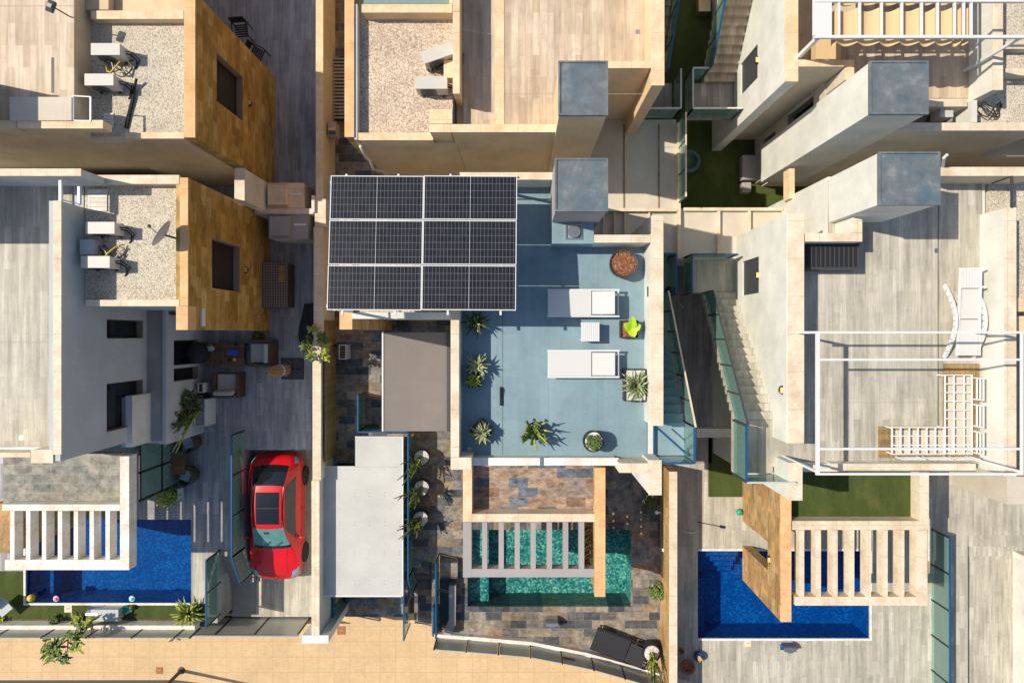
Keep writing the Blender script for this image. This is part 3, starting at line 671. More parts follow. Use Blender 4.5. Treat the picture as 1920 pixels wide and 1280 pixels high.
# gravel roof and stone fin under the solar canopy
part(h, 'wall', 'white', MB().box(X(662, 7.2), .5, Z0, -1.79, 4.25, ZG-.02))
part(h, 'gravel_roof', 'gravelw', MB().box(X(662, ZG), .62, ZG-.02, -1.79, 4.1, ZG+.01))
part(h, 'parapet', 'white', MB().box(X(662, 7.2), .42, 6.9, -1.8, .6, 7.3))
part(h, 'side_wall', 'cladl', MB().box(X(637, 7.2), Y(617, 7.2), Z0, X(660, 7.2), 4.2, 7.15))
part(h, 'parapet', 'capo', MB().pb(636.5, 380, 660.5, 617.5, 7.15, 7.2), bevel=.006)
# balcony
part(h, 'balcony_floor', 'slater', MB().box(X(880, 4.9), Y(965, 4.9), 3.7, X(1120, 4.9), -3.6, 4.3))
part(h, 'parapet', 'capw', MB().pb(868, 876, 885, 978, 3.6, 4.9), bevel=.006)
part(h, 'parapet', 'cap', MB().pb(885.2, 963, 1114.8, 978, 3.6, 4.898), bevel=.006)
part(h, 'pergola_frame', 'taupe', MB().pb(868, 978.5, 884, 1082, 4.5, 4.896))
part(h, 'pergola_frame', 'taupe', MB().pb(884.2, 1066, 1114.5, 1081.5, 4.5, 4.894))
slats(h, [904, 935, 965, 995, 1025.5, 1056, 1086], 9.5, 978.5, 1065.8, 4.89, .34, 'taupe')
part(h, 'stone_beam', 'cladl', MB().pb(1115, 877, 1135, 1118, 4.5, 4.93))
part(h, 'coping', 'capo', MB().pb(1114.8, 876.5, 1135.2, 1118.4, 4.93, 4.95), bevel=.005)
part(h, 'stone_pier', 'cladl', MB().box(X(1117, 4.9), Y(1115, 4.9), Z0-.1, X(1133, 4.9), Y(1050, 4.9), 4.5))
lv = MB()
for k in range(6): lv.obox((X(1100, 4.3), Y(985+15*k, 4.3), 3.6), (.14, .02, .75), R(20))
part(h, 'louvre_screen', 'woodt', lv)
part(h, 'wall', 'white', MB().box(X(872, 4.9), Y(880, 4.9)-.4, Z0, X(884, 4.9), Y(880, 4.9), 3.6))
part(h, 'dark_door', 'black', MB().box(X(1132, 2.0), -3.75, Z0, X(1170, 2.0), -3.6, 4.2))
# outside stair and glazed landing
stairs(h, 3.86, 4.62, 1.34, Z1, -2.45, ZD, 17, 'tealstep')
part(h, 'landing', 'teal', MB().box(X(1226, ZD), -3.40, ZD-.25, 4.66, -2.46, ZD-.002))
part(h, 'landing', 'tealstep', MB().box(3.86, 1.35, Z1-.2, 4.9, 2.5, Z1+.02))
balustrade(h, ((4.67, 1.34, Z1+.2), (4.67, -2.45, ZD+.1)), 6, 1.0, 'cap', .03)
balustrade(h, ((4.67, -2.46, ZD), (4.67, -3.42, ZD)), 1, .98, 'blue', .1)
balustrade(h, ((3.85, -3.42, ZD), (4.66, -3.42, ZD)), 1, .98, 'blue', .1)
balustrade(h, ((4.95, 2.5, Z1), (4.95, 1.25, Z1)), 1, 1.0, 'blue', .07)
balustrade(h, ((3.86, 2.52, Z1), (4.93, 2.52, Z1)), 1, 1.0, 'blue', .07)
gt = MB(); a, b_ = Vector((X(1226, 7.1), Y(797, 7.1), 7.1)), Vector((X(1281, 7.1), Y(846, 7.1), 7.1))
for k in (0, 1): gt.beam(a+Vector((0, 0, k*.55)), b_+Vector((0, 0, k*.55)), .03, .04)
gt.beam(b_, b_+Vector((0, 0, .6)), .03, .04)
part(h, 'landing_gate', 'blue', gt)
fe = MB().beam(P(1226, 797, 7.15), P(1226, 851, 7.15), .04, .06)
part(h, 'floor_rail', 'blue', fe)

# ============ lower roofs between the villas ============
lr = thing('low_roof', 'pale low roof with brown standing seams between the central and right villas', 'roof', (4.5, 5, Z0))
part(lr, 'roof_slab', 'roofslab', MB().box(1.0, 2.62, Z1-.25, 5.2, 7.06, Z1))
part(lr, 'roof_slab', 'roofslab', MB().box(5.3, 2.45, Z1-.25, X(1480, Z1), Y(391, Z1), Z1))
part(lr, 'wall', 'beige', MB().box(1.05, 4.4, Z0, 5.1, 6.9, Z1-.26).box(5.4, 2.5, Z0, 8.6, 4.0, Z1-.26).box(3.9, 2.6, Z0, 5.1, 4.39, Z1-.26))
sm = MB()
for px in (1170, 1235): sm.box(X(px, Z1)-.025, 4.12, Z1+.001, X(px, Z1)+.025, 6.9, Z1+.02)
part(lr, 'seam', 'woodt', sm)
kb = MB().box(2.3, 4.0, Z1, 5.2, 4.1, Z1+.22).box(5.2, 2.45, Z1-.26, 5.3, 6.9, Z1+.2)
kb.box(5.42, Y(391, Z1)-.1, Z1, X(1465, Z1), Y(391, Z1), Z1+.16)
for px in (1343, 1400, 1463): kb.box(X(px, Z1), 2.5, Z1, X(px, Z1)+.09, Y(391, Z1)-.1, Z1+.14)
for px in (1130, 1150, 1170, 1215): kb.box(X(px, Z1), 2.64, Z1, X(px, Z1)+.05, 4.0, Z1+.1)
part(lr, 'kerb', 'cap', kb)
balustrade(lr, ((5.25, 4.3, Z1+.2), (5.25, 6.95, Z1+.2)), 3, .85, 'cap', .03)
# landings beside the upper stairs
ld = thing('stair_landing', 'timber floored landings with green glass balustrades at the foot of the upper stairs', 'landing', (5, 7.6, Z0))
part(ld, 'landing_floor', 'pl_dark', MB().box(3.9, 7.1, Z1-.2, 5.05, 8.24, Z1+.03))
part(ld, 'landing_floor', 'pl_dark', MB().box(5.55, 7.1, Z1-.2, 7.08, 8.24, Z1+.03))
part(ld, 'wall', 'beige', MB().box(3.9, 7.12, Z0, 5.0, 8.2, Z1-.21))
balustrade(ld, ((3.95, 7.1, Z1), (5.12, 7.1, Z1)), 1, .95, 'greyw'); balustrade(ld, ((5.12, 7.1, Z1), (5.12, 8.35, Z1)), 1, .95, 'greyw')
balustrade(ld, ((5.5, 7.1, Z1), (7.05, 7.1, Z1)), 1, .95, 'capwhite'); balustrade(ld, ((5.5, 7.1, Z1), (5.5, 8.35, Z1)), 1, .95, 'greyw')
balustrade(ld, ((5.5, 8.37, Z1), (6.0, 8.37, Z1)), 1, .95, 'greyw')

# ============ right villa ============
h = house('right villa with white pipe pergola over its pale plank deck and a turf balcony', 1600, 700)
wl = X(1480, ZP)-.06; yN2 = Y(314, ZP)
DW = (Y(553, 5.6), 4.7, Y(487, 5.6), 6.3)
part(h, 'wall', 'white', MB().wallx(wl, .35, Y(830, ZP), Y(401, ZP), Z1, ZP-.035, [(1.22, Z1+.7, 2.3, 6.0)]))
pane_x(h, wl, 1.22, 2.3, Z1+.7, 6.0, 1, 'dkgrey', frame=False, dp=.19)
part(h, 'coping', 'cap', MB().pb(1477, 400, 1508, 831, ZP-.035, ZP), bevel=.006)
part(h, 'wall', 'white', MB().box(wl+.001, Y(868, ZP)-.3, Z1, wl+.3, Y(831, ZP), ZD-.03))
part(h, 'wall', 'beige', MB().box(wl+.002, -4.35, Z0, wl+.4, 4.0, Z1-.27))
part(h, 'wall', 'white', MB().box(wl+.36, Y(880, 7.5), Z1, 8.69, 2.66, ZD-.02))
part(h, 'wall', 'white', MB().box(8.691, Y(880, 7.5)+.01, Z0, 13.1, yN2-.01, ZD-.021))
part(h, 'roof_deck', 'pl_light', MB().box(wl+.0, Y(868, ZP)-.29, ZD-.03, wl+.35, Y(831, ZP)-.001, ZD+.008).box(wl+.351, Y(880, 7.5)+.02, ZD-.02, 8.69, 2.6, ZD+.01).box(8.6905, Y(880, 7.5)+.021, ZD-.02, 13.0, yN2-.1, ZD+.01))
part(h, 'wall', 'white', MB().pb(1885, 390, 1905, 892, 4.0, ZP-.035, ZP))
part(h, 'coping', 'cap', MB().pb(1884, 389, 1906, 893, ZP-.035, ZP), bevel=.006)
cappar(h, 1765, 313, 1960, 330, ZD-.3, ZP, 'beige', 'cap')
cappar(h, 1510, 437, 1617, 453, ZD-.2, ZP-.004, 'white', 'cap'); cappar(h, 1598, 402, 1617, 436.7, Z1, ZP-.004, 'white', 'cap')
cappar(h, 1560, 869, 1830, 884, ZD-.4, 7.5, 'white', 'cap')
part(h, 'fin_wall', 'white', MB().pb(1480.5, 868, 1504, 937, Z1-.1, ZP-.035, ZP))
part(h, 'coping', 'cap', MB().pb(1479, 867, 1505, 938, ZP-.035, ZP), bevel=.006)
part(h, 'parapet', 'white', MB().pb(1504.2, 869, 1559, 884, ZD-.2, 7.3))
chimney(h, 1647, 285, 1762, 385, Z1-.1, 'white')
part(h, 'chimney_pipe', 'whitem', MB().tube([P(1768, 312, 8.0), P(1770, 296, 8.5), P(1776, 290, 8.6)], .04))
lampx(h, 1422, 516, wl, -1); lampx(h, 1467, 731, wl, -1)
lv = part(h, 'louvred_cover', 'dkgrey', MB().pb(1512, 456, 1612, 505, ZD, ZD+.5))
q = MB()
for k in range(11): q.pb(1515+8.7*k, 459, 1519+8.7*k, 500, ZD+.5, ZD+.53)
q.build('louvre', M['black'], lv, world=True)
q = MB()
q.box(X(1885, 7.9), Y(392, 7.9), ZD, X(1889, 7.9), Y(332, 7.9), 7.6)
part(h, 'deck_gate', 'dkgrey', MB().beam(P(1897, 330, ZP), P(1897, 390, ZP), .05, .05).beam(P(1860, 344, 7.4), P(1897, 331, ZP), .03, .03))
part(h, 'deck_strip', 'black', MB().box(X(1758, ZD), Y(870, ZD), ZD+.01, X(1758, ZD)+.02, Y(380, ZD), ZD+.0125))
# outside stair
stairs(h, 6.08, wl-.005, 1.34, Z1, -2.4, ZD, 17, 'pl_light')
part(h, 'landing', 'pl_light', MB().box(6.05, -3.9, ZD-.25, wl-.001, -2.41, ZD-.002))
part(h, 'landing', 'pl_light', MB().box(5.5, 1.35, Z1-.2, wl, 2.44, Z1+.02))
balustrade(h, ((6.05, 1.34, Z1+.2), (6.05, -2.4, ZD+.1)), 5, 1.0, 'dkgrey', .03)
balustrade(h, ((6.04, -2.42, ZD), (6.04, -3.92, ZD)), 1, 1.0, 'blue', .06)
balustrade(h, ((6.05, -3.93, ZD), (7.35, -3.93, ZD)), 1, 1.0, 'greyw', .05)
balustrade(h, ((5.45, 2.5, Z1), (5.45, 1.3, Z1)), 1, 1.0, 'blue', .06)
balustrade(h, ((5.45, 2.5, Z1), (6.9, 2.5, Z1)), 1, 1.0, 'blue', .06)
part(h, 'tie_beam', 'cap', MB().pb(1307, 803, 1375, 820, Z1-.3, Z1))
# white pipe pergola
ZQ = 9.1
pg = MB()
x0, x1 = X(1533, ZQ), X(1916, ZQ)
for py in (623, 674, 841, 888): pg.beam((x0 if py != 623 else X(1505, ZQ), Y(py, ZQ), ZQ), (x1, Y(py, ZQ), ZQ), .055, .055)
pg.beam((x0, Y(621, ZQ), ZQ-.005), (x0, Y(890, ZQ), ZQ-.005), .09, .06).beam((x1, Y(621, ZQ), ZQ-.005), (x1, Y(890, ZQ), ZQ-.005), .05, .06)
o = part(h, 'pergola_frame', 'whitem', pg)
for a, b_ in ((x0, Y(888, ZQ)+.05), (x1-.02, Y(888, ZQ)+.05), (x1-.02, Y(623, ZQ)), (x0, Y(623, ZQ))):
    MB().beam((a, b_, ZD if a > 9 else ZD), (a, b_, ZQ-.03), .06, .06).build('post', M['whitem'], o, world=True)
# turf balcony, slatted pergola, stone fin
part(h, 'balcony_floor', 'grass', MB().box(X(1484, 4.5), Y(982, 4.5), 3.9, X(1729, 4.5), -3.8, 4.42))
part(h, 'parapet', 'cap', MB().pb(1725, 885, 1742, 993, 4.0, 4.9), bevel=.006)
part(h, 'parapet', 'cap', MB().pb(1485.5, 976, 1724.8, 993, 4.0, 4.898), bevel=.006)
part(h, 'pergola_frame', 'cap', MB().pb(1725, 993.3, 1739, 1135, 4.5, 4.896)); part(h, 'pergola_frame', 'cap', MB().pb(1491, 1118, 1724.7, 1134.5, 4.5, 4.894))
slats(h, [1499+31.3*k for k in range(8)], 9, 993.4, 1117.8, 4.89, .36, 'cap')
fx = X(1464, 4.95)
part(h, 'stone_wall', 'cladl', MB().wallx(fx, .34, Y(1165, 4.95), -3.9, Z0, 4.93, [(-7.77, Z0-.1, -6.85, 3.9)]))
part(h, 'coping', 'capo', MB().pb(1463.5, 885, 1484, 1165.5, 4.93, 4.95), bevel=.005)
lampx(h, 1443, 1048, fx, -1)
part(h, 'wall', 'beige', MB().box(fx+.34, -4.4, Z0, X(1735, 4.5), -3.79, 3.89))
# east wing gravel roof
part(h, 'wall', 'beige', MB().box(13.21, 1.0, Z0, 22, yN2-.02, ZG-.02))
part(h, 'gravel_roof', 'gravelw', MB().box(13.21, 1.0, ZG-.02, 22, yN2-.2, ZG+.01))
part(h, 'parapet', 'capw', MB().box(13.22, -.0, 6, 22, .5, 7.1).box(13.22, .62, 6.9, 22, .99, 7.3))
part(h, 'wall', 'cladl', MB().box(13.215, -3.6, Z0, 13.6, -.1, 7.2))
part(h, 'stair', 'roofslab', MB().box(X(1888, 4.2), Y(945, 4.2), Z0, 22, Y(893, 4.2), 4.2))

# ============ upper right villa ============
h = house('upper right villa with a white rafter pergola hung with tan canvas strips', 1700, 100)
wl = 7.1
part(h, 'wall', 'white', MB().wallx(wl, .33, Y(152, ZP), yN, Z0, ZP-.035, [(7.6, Z1+.65, 8.6, 6.0)]))
pane_x(h, wl, 7.6, 8.6, Z1+.65, 6.0, 1, 'dkgrey', frame=False, dp=.19)
part(h, 'coping', 'capw', MB().box(wl-.02, Y(153, ZP), ZP-.035, X(1497, ZP), yN, ZP), bevel=.006)
lampx(h, 1421, 114, wl, -1)
part(h, 'wall', 'beige', MB().box(wl+.34, 7.12, Z0, 9.2, yN-.01, ZD-.02))
part(h, 'wall', 'beige', MB().wallx(8.67, .25, 5.5, 7.11, Z0, 6.9, [(6.37, 4.4, 7.0, 6.2), (6.4, 2.4, 6.85, 3.4)]))
pane_x(h, 8.67, 6.37, 7.0, 4.4, 6.2, 1); pane_x(h, 8.67, 6.4, 6.85, 2.4, 3.4, 1)
part(h, 'wall', 'beige', MB().box(8.93, Y(245, ZP)+.01, Z0, 22, 5.9, 5.5))
part(h, 'wall', 'beige', MB().box(8.93, 5.91, Z0, 22, yN-.02, ZD-.021))
part(h, 'roof_deck', 'pl_cream', MB().box(wl+.34, 7.2, ZD-.02, 9.2, yN, ZD+.01).box(9.21, Y(186, ZD)+.02, ZD-.02, 12.7, yN, ZD+.009))
cappar(h, 1497.5, 112, 1602, 125, ZD-.4, ZP-.004, 'beige', 'capw'); cappar(h, 1585, 125.5, 1602, 150, ZD-.5, ZP-.004, 'beige', 'capw')
part(h, 'step_block', 'canvas', MB().pb(1530, 72, 1577, 111, ZD, ZD+.4))
cappar(h, 1741, 185, 1814, 200, ZD-.3, ZP-.25, 'beige', 'cap'); cappar(h, 1640, 230, 1960, 245, 5.2, ZP, 'beige', 'cap')
part(h, 'wall', 'white', MB().pb(1863, -120, 1880, 168, 5.4, ZP-.035, ZP)); part(h, 'coping', 'cap', MB().pb(1862, -120, 1881, 169, ZP-.035, ZP), bevel=.006)
part(h, 'wall', 'white', MB().pb(1822, 188, 1832, 229.5, 5.5, ZP-.2, ZP-.2))
chimney(h, 1630, 115, 1740, 215, 2.6, 'white')
part(h, 'gravel_roof', 'gravelw', MB().box(12.9, 5.7, ZG-.02, 22, 10, ZD+.012))
part(h, 'roof_floor', 'slate', MB().box(9.9, 5.6, 5.5, 12.4, 5.9, 5.52))
part(h, 'roof_floor', 'slate', MB().box(9.9, 5.9, 7.0, 12.4, 6.6, 7.035))
for a in (78, 128): cappar(h, 1884, a, 1960, a+14, 6.9, 7.35, 'beige', 'cap')
pg = MB(); x0, x1, y0, y1 = X(1527, ZQ), X(1960, ZQ), Y(70, ZQ), Y(3, ZQ)
pg.beam((x0, y0, ZQ), (x1, y0, ZQ), .07, .08).beam((x0, y1, ZQ), (x1, y1, ZQ), .06, .08)
pg.box(X(1524, ZQ), y0+.04, ZQ-.03, X(1559, ZQ), 9.3, ZQ+.02)
for px in (1573, 1612, 1653, 1691, 1728, 1758, 1790, 1807, 1821): pg.beam((X(px, ZQ), y0, ZQ-.01), (X(px, ZQ), yN-3, ZQ-.01), .05, .06)
o = part(h, 'pergola_frame', 'whitem', pg)
MB().beam((x0+.1, y0, ZP-.02), (x0+.1, y0, ZQ-.03), .09, .09).build('post', M['whitem'], o, world=True)
MB().beam((X(1915, ZQ), y0, ZD), (X(1915, ZQ), y0, ZQ-.03), .07, .07).build('post', M['whitem'], o, world=True)
cp = (1562, 1573, 1612, 1653, 1691, 1728, 1758, 1790, 1807, 1821)
for k in range(len(cp)-1):
    a, b_ = X(cp[k], ZQ), X(cp[k+1], ZQ); rows = []
    for j in range(2):
        yy = (y0-.09*0+.02-.1, y1-.1)[j]
        rows.append([(a+(b_-a)*i/8, yy-.06*math.sin(math.pi*i/8)*(1+.3*math.sin(k*3)), ZQ-.10-.10*math.sin(math.pi*i/8)) for i in range(9)])
    rows2 = [[(x, y, z-.01) for x, y, z in r] for r in rows]
    m = MB().grid(rows); m.grid(rows2)
    MB_ = m.build('canvas', M['canvas'], o, world=True)
    rows = [[(x, y+4.2*j+.14, z) for x, y, z in rows[1]] for j in range(2)]
    MB().grid(rows).grid([[(x, y, z-.01) for x, y, z in r] for r in rows]).build('canvas', M['canvas'], o, world=True)
stairs(h, 6.08, wl-.005, 8.25, Z1, 11.95, ZD, 17, 'pl_cream')
balustrade(h, ((6.05, 8.4, Z1+.2), (6.05, 11.95, ZD+.2)), 5, 1.0, 'blue')
part(h, 'post_beam', 'capw', MB().pb(1480, 316, 1490, 372, 4.3, 4.75))

# expansion joints and drains in the roof decks
def joint(hh, px0, py0, px1, py1, z, mat='black'): part(hh, 'joint', mat, MB().pb(px0, py0, px1, py1, z+.0005, z+.0025))
def drain(hh, px, py, z): 
    x, y, _ = P(px, py, z); part(hh, 'drain', 'steel', MB().box(x-.06, y-.06, z, x+.06, y+.06, z+.006))
H_ = {o['label'][:12]: o for o in C.objects if o.name.startswith('villa')}
ul, ll, uc, ce, rr, ur = [H_[k] for k in ('upper left v', 'lower left v', 'upper centra', 'central vill', 'right villa ', 'upper right ')]
joint(ll, -100, 641, 99, 642, ZD+.02, 'concrete'); joint(ul, -100, 11, 138, 12, 7.7, 'concrete')
joint(uc, 946, 176, 1205, 176.8, ZD+.015, 'concrete'); joint(ce, 942, 585, 942.8, 852, ZD+.01, 'dkgrey'); joint(ce, 1028, 600, 1028.4, 852, ZD+.0102, 'tealstep'); joint(ce, 1120, 465, 1120.4, 852, ZD+.0104, 'tealstep')
joint(rr, 1560, 754, 1770, 754.6, ZD+.01, 'concrete')
drain(ce, 880, 842, ZD+.01); drain(rr, 1756, 470, ZD+.01); drain(ll, 40, 820, ZD+.02); drain(uc, 1196, 60, ZD+.015)
rnd = random.Random(3)
# ================= walls and fences =================
def wall_thing(name, label, cat, px, py): return thing(name, label, cat, P(px, py, Z0))
bw = wall_thing('boundary_wall', 'long rendered boundary wall beside the red car, ending in a white T at the pavement', 'wall', 596, 800)
za = 3.0
segs = [(592, -60, 606, 135), (592, 135.3, 606, 372), (590, 372.3, 611, 425), (588, 425.3, 605, 640), (586, 640.3, 602, 900), (584, 900.3, 599, 1190)]
for i, (a, b_, c_, d) in enumerate(segs):
    part(bw, 'wall', ['beige', 'beige', 'white'][min(i, 2)], MB().pb(a+.8, b_, c_-.8, d, -.1, za-.035, za))
    part(bw, 'coping', ['capw', 'capw', 'cap', 'cap', 'cap', 'cap'][i], MB().pb(a, b_, c_, d, za-.035, za), bevel=.005)
part(bw, 'wall', 'woodt', MB().box(X(603, za)+.04, Y(868, za), -.1, X(604.5, za)+.05, Y(600, za), za-.2))
part(bw, 'wall', 'whitem', MB().pb(567, 1190.5, 615, 1205, -.1, za-.03, za).pb(566, 1190.2, 616, 1205.5, za-.03, za))
bw = wall_thing('boundary_wall', 'straight pale-topped boundary wall between the green pool and the right blue pool', 'wall', 1262, 1000)
part(bw, 'wall', 'cladl', MB().pb(1255.5, 884, 1269.5, 1330, -.1, za-.035, za))
part(bw, 'coping', 'cap', MB().pb(1255, 884, 1270, 1330, za-.035, za), bevel=.005)
bw = wall_thing('boundary_wall', 'bright white wall along the far right edge of the driveway', 'wall', 1900, 1150)
part(bw, 'wall', 'white', MB().box(X(1899, 1.1), Y(1040, 1.1), .9, X(1899, 1.1)+.3, -14, 2.6))
part(bw, 'wall', 'capwhite', MB().box(X(1899, 1.1)-.1, Y(1030, 1.1), .9, X(1899, 1.1)+.3, Y(1040, 1.1)+.001, 1.9))
gw = wall_thing('garden_wall', 'stepped cream garden wall linking the two left villas beside the cabinets', 'wall', 470, 380)
part(gw, 'wall', 'white', MB().pb(440, 316, 458, 376, Z0, 4.7)); part(gw, 'coping', 'cap', MB().pb(439.5, 315, 458.5, 376.5, 4.7, 4.73))
b = MB(); b.beam(P(458, 378, 3.6), P(490, 392, 3.1), .18, .3); part(gw, 'brace', 'cap', b)
part(gw, 'wall', 'cap', MB().pb(477, 391, 588, 401, Z0, 3.0))
part(gw, 'pillar', 'white', MB().pb(584, 366, 589.5, 398, Z0, 3.1))
gw = wall_thing('kerb_wall', 'low white kerb wall with pale green glass panels in front of the left lawn', 'fence', 190, 1180)
part(gw, 'wall', 'capwhite', MB().box(X(-60, 1.9), Y(1182.5, 1.9), -.1, X(365, 1.9), Y(1172, 1.9), 1.9))
def fence(h, pts, zb, hgt, mat='frost', post='black', rail=None, pw=.05, fw=.035):
    for i in range(len(pts)-1):
        a, b_ = Vector((*pts[i], zb)), Vector((*pts[i+1], zb)); d = (b_-a).normalized(); n = Vector((-d.y, d.x, 0))*.012; up = Vector((0, 0, hgt))
        a2, b2 = a+d*pw*.7, b_-d*pw*.7
        g = MB().add([a2-n, b2-n, b2-n+up, a2-n+up, a2+n, b2+n, b2+n+up, a2+n+up], [(0, 1, 2, 3), (7, 6, 5, 4), (0, 4, 5, 1), (1, 5, 6, 2), (2, 6, 7, 3), (3, 7, 4, 0)])
        part(h, 'panel', mat, g)
        if rail: part(h, 'rail', rail, MB().beam(a+up+Vector((0, 0, .02)), b_+up+Vector((0, 0, .02)), fw, .04))
    for p in pts: part(h, 'post', post, MB().box(p[0]-pw/2, p[1]-pw/2, zb-.15, p[0]+pw/2, p[1]+pw/2, zb+hgt+.005))
yk = Y(1180, 1.9)
fence(gw, [(X(px, 1.9), yk) for px in (-60, 15, 101, 183, 266, 344, 372)], 1.9, .62)
gt = wall_thing('driveway_gate', 'grey three panel driveway gate below the red car', 'gate', 480, 1160)
fence(gt, [(X(px, .3), -10.98) for px in (433, 503, 580)], .12, 1.5, post='dkgrey')
fence(gt, [(X(391, .3)-.25, -10.98), (X(433, .3), -10.981)], .12, 1.5, post='dkgrey')
part(gt, 'frame', 'dkgrey', MB().beam((X(391, .3)-.25, -10.98, .16), (X(583, .3), -10.98, .16), .07, .09))
part(gt, 'frame', 'steel', MB().beam((X(391, .3)-.25, -10.98, 1.66), (X(583, .3), -10.98, 1.66), .04, .05))
f2 = wall_thing('curved_fence', 'curved low wall with eight grey panels and black posts beside the green pool patio', 'fence', 1000, 1208)
n = Vector((0, .07, 0))
for i in range(len(cw)-1):
    a, b_ = cw[i], cw[i+1]
    part(f2, 'wall', 'capwhite', MB().prism([(a[0], a[1]-.03), (b_[0], b_[1]-.03), (b_[0], b_[1]+.14), (a[0], a[1]+.14)], -.1, ZF+.1))
ip = []
def along(t):
    L = [math.dist(cw[i], cw[i+1]) for i in range(len(cw)-1)]; s_ = t*sum(L)
    for i, l in enumerate(L):
        if s_ <= l+1e-9: return (cw[i][0]+(cw[i+1][0]-cw[i][0])*s_/l, cw[i][1]+(cw[i+1][1]-cw[i][1])*s_/l-.0)
        s_ -= l
    return cw[-1]
fence(f2, [along(k/9.0) for k in range(10)], ZF+.1, .85)
part(f2, 'sign', 'dkgrey', MB().obox((along(.47)[0], along(.47)[1]+.02, ZF+.55), (.22, .01, .07), -R(9)))
gb = wall_thing('glass_railing', 'blue-railed glass railing on the patio edge above the red car', 'railing', 450, 940)
def rl_(h, pts, n_, hgt=1.0, w=.035): 
    for i in range(len(pts)-1): balustrade(h, (pts[i], pts[i+1]), n_[i], hgt, 'blue', .05, w, 'black')
rl_(gb, [(-10.08, -3.55, Z0), (-10.08, -7.85, Z0), (-9.93, -8.9, Z0-.35)], [3, 1])
gb = wall_thing('glass_railing', 'blue-railed glass railing between the left pool corner and the garden steps', 'railing', 410, 1090)
rl_(gb, [(-10.98, -7.95, Z0), (-10.98, -10.3, Z0)], [2])
gb = wall_thing('glass_railing', 'blue-railed glass railing wrapping round the pale carport roof', 'railing', 700, 780)
rl_(gb, [(X(671, 2.5), -2.16, Z0), (X(671, 2.5), -3.44, Z0), (X(765, 2.5), -3.44, Z0), (X(765, 2.5), -8.6, Z0), (X(762, 2.5)+.1, -9.4, Z0-.5)], [1, 1, 4, 1])
gb = wall_thing('glass_railing', 'tall blue-edged glass panel standing on the pavement below the carport', 'railing', 757, 1160)
rl_(gb, [(X(757, 1.6), -9.45, .3), (X(757, 1.6), -11.2, .3)], [1], 1.3)
gb = wall_thing('glass_railing', 'blue-railed glass railing on the right of the central garden steps', 'railing', 818, 1120)
rl_(gb, [(X(817, 2.5), -8.05, Z0), (X(817, 2.5), -10.7, Z0)], [2]); rl_(gb, [(X(812, 1.8), -9.9, .8), (X(812, 1.8), -10.95, .8)], [1])
gb = wall_thing('glass_railing', 'open blue-edged glass gate leaf at the foot of the carport beside the T wall', 'gate', 624, 1160)
rl_(gb, [(X(624, 1.6), -9.3, .3), (X(624, 1.6), -10.9, .3)], [1], 1.3)
gb = wall_thing('glass_railing', 'long blue-railed pale glass railing between the right patio and the driveway', 'railing', 1765, 1150)
rl_(gb, [(15.17, Y(1008, 2.5), Z0), (15.17, -13.6, Z0)], [5])
part(gb, 'kerb', 'capwhite', MB().box(14.95, -7.0, Z0, 15.12, -8.3, Z0+.03))
ret = wall_thing('service_channel', 'dark stone lined channel with grey ledge between the garden steps and green pool', 'channel', 840, 1130)
part(ret, 'lining', 'dkgrey', MB().box(X(824, Z0), Y(1085, Z0), Z0+.001, X(848, Z0), Y(1180, Z0), Z0+.012))
part(ret, 'ledge', 'taupe', MB().prism([(X(843, 1.6), Y(1092, 1.6)), (X(856, 1.6), Y(1092, 1.6)), (X(855, 1.6), Y(1165, 1.6)), (X(846, 1.6), Y(1184, 1.6)), (X(832, 1.6), Y(1184, 1.6)), (X(843, 1.6), Y(1155, 1.6))], Z0, Z0+.35))
part(ret, 'planter', 'slate', MB().pb(825, 1055, 858, 1084, Z0, Z0+.5))

# ================= carport, awning, solar canopy =================
cp_ = thing('carport', 'pale grey stepped sheet carport roof over the driveway of the central villa', 'carport', P(680, 990, .3))
part(cp_, 'roof_panel', 'carport', MB().pb(603.5, 875, 753, 1115, 2.44, 2.5))
part(cp_, 'roof_panel', 'carport', MB().pb(666, 819, 753, 874.6, 2.44, 2.499))
sm = MB()
for py in (927, 981, 1036, 1091): sm.pb(604, py, 753, py+.8, 2.5, 2.503)
part(cp_, 'seam', 'acwhite', sm)
sw = MB()
for py in (880, 924, 930, 978, 984, 1033, 1039, 1088, 1094):
    for k in range(6): x, y, z = P(609+28*k, py, 2.5); sw.box(x-.009, y-.009, z+.001, x+.009, y+.009, z+.007)
tag(part(cp_, 'screws', 'dkgrey', sw), kind='stuff')
part(cp_, 'edge_trim', 'whitem', MB().pb(753.3, 818, 756, 1117, 2.38, 2.52).pb(603, 1115.3, 753, 1118.5, 2.4, 2.515).pb(665.5, 818, 753, 819, 2.4, 2.51).pb(603, 874, 665, 875, 2.4, 2.51))
for a, b_ in ((610, 1105), (748, 1105), (748, 830), (670, 830)): part(cp_, 'post', 'whitem', MB().box(X(a, 2.4)-.04, Y(b_, 2.4)-.04, .3, X(a, 2.4)+.04, Y(b_, 2.4)+.04, 2.435))
aw = thing('awning', 'taupe cloth awning in a white frame against the central villa wall', 'awning', P(778, 715, Z0))
za = 3.9
part(aw, 'cloth', 'greyawn', MB().pb(719, 623, 838, 808, za-.03, za))
part(aw, 'front_bar', 'whitem', MB().pb(716, 621.5, 718.8, 808.5, za-.08, za+.03))
for py in (682, 752): part(aw, 'seam', 'greyawn', MB().pb(719, py, 838, py+1.2, za, za+.006))
part(aw, 'cassette', 'dkgrey', MB().pb(838.2, 620, 845, 809, za-.05, za+.1))
for py in (626, 804): part(aw, 'arm', 'whitem', MB().beam(P(720, py, za-.1), P(838, py, za-.1), .05, .05))
sc = thing('solar_canopy', 'six black solar panels on a white frame above the teal terrace', 'solar canopy', (-2.4, 2.2, ZD))
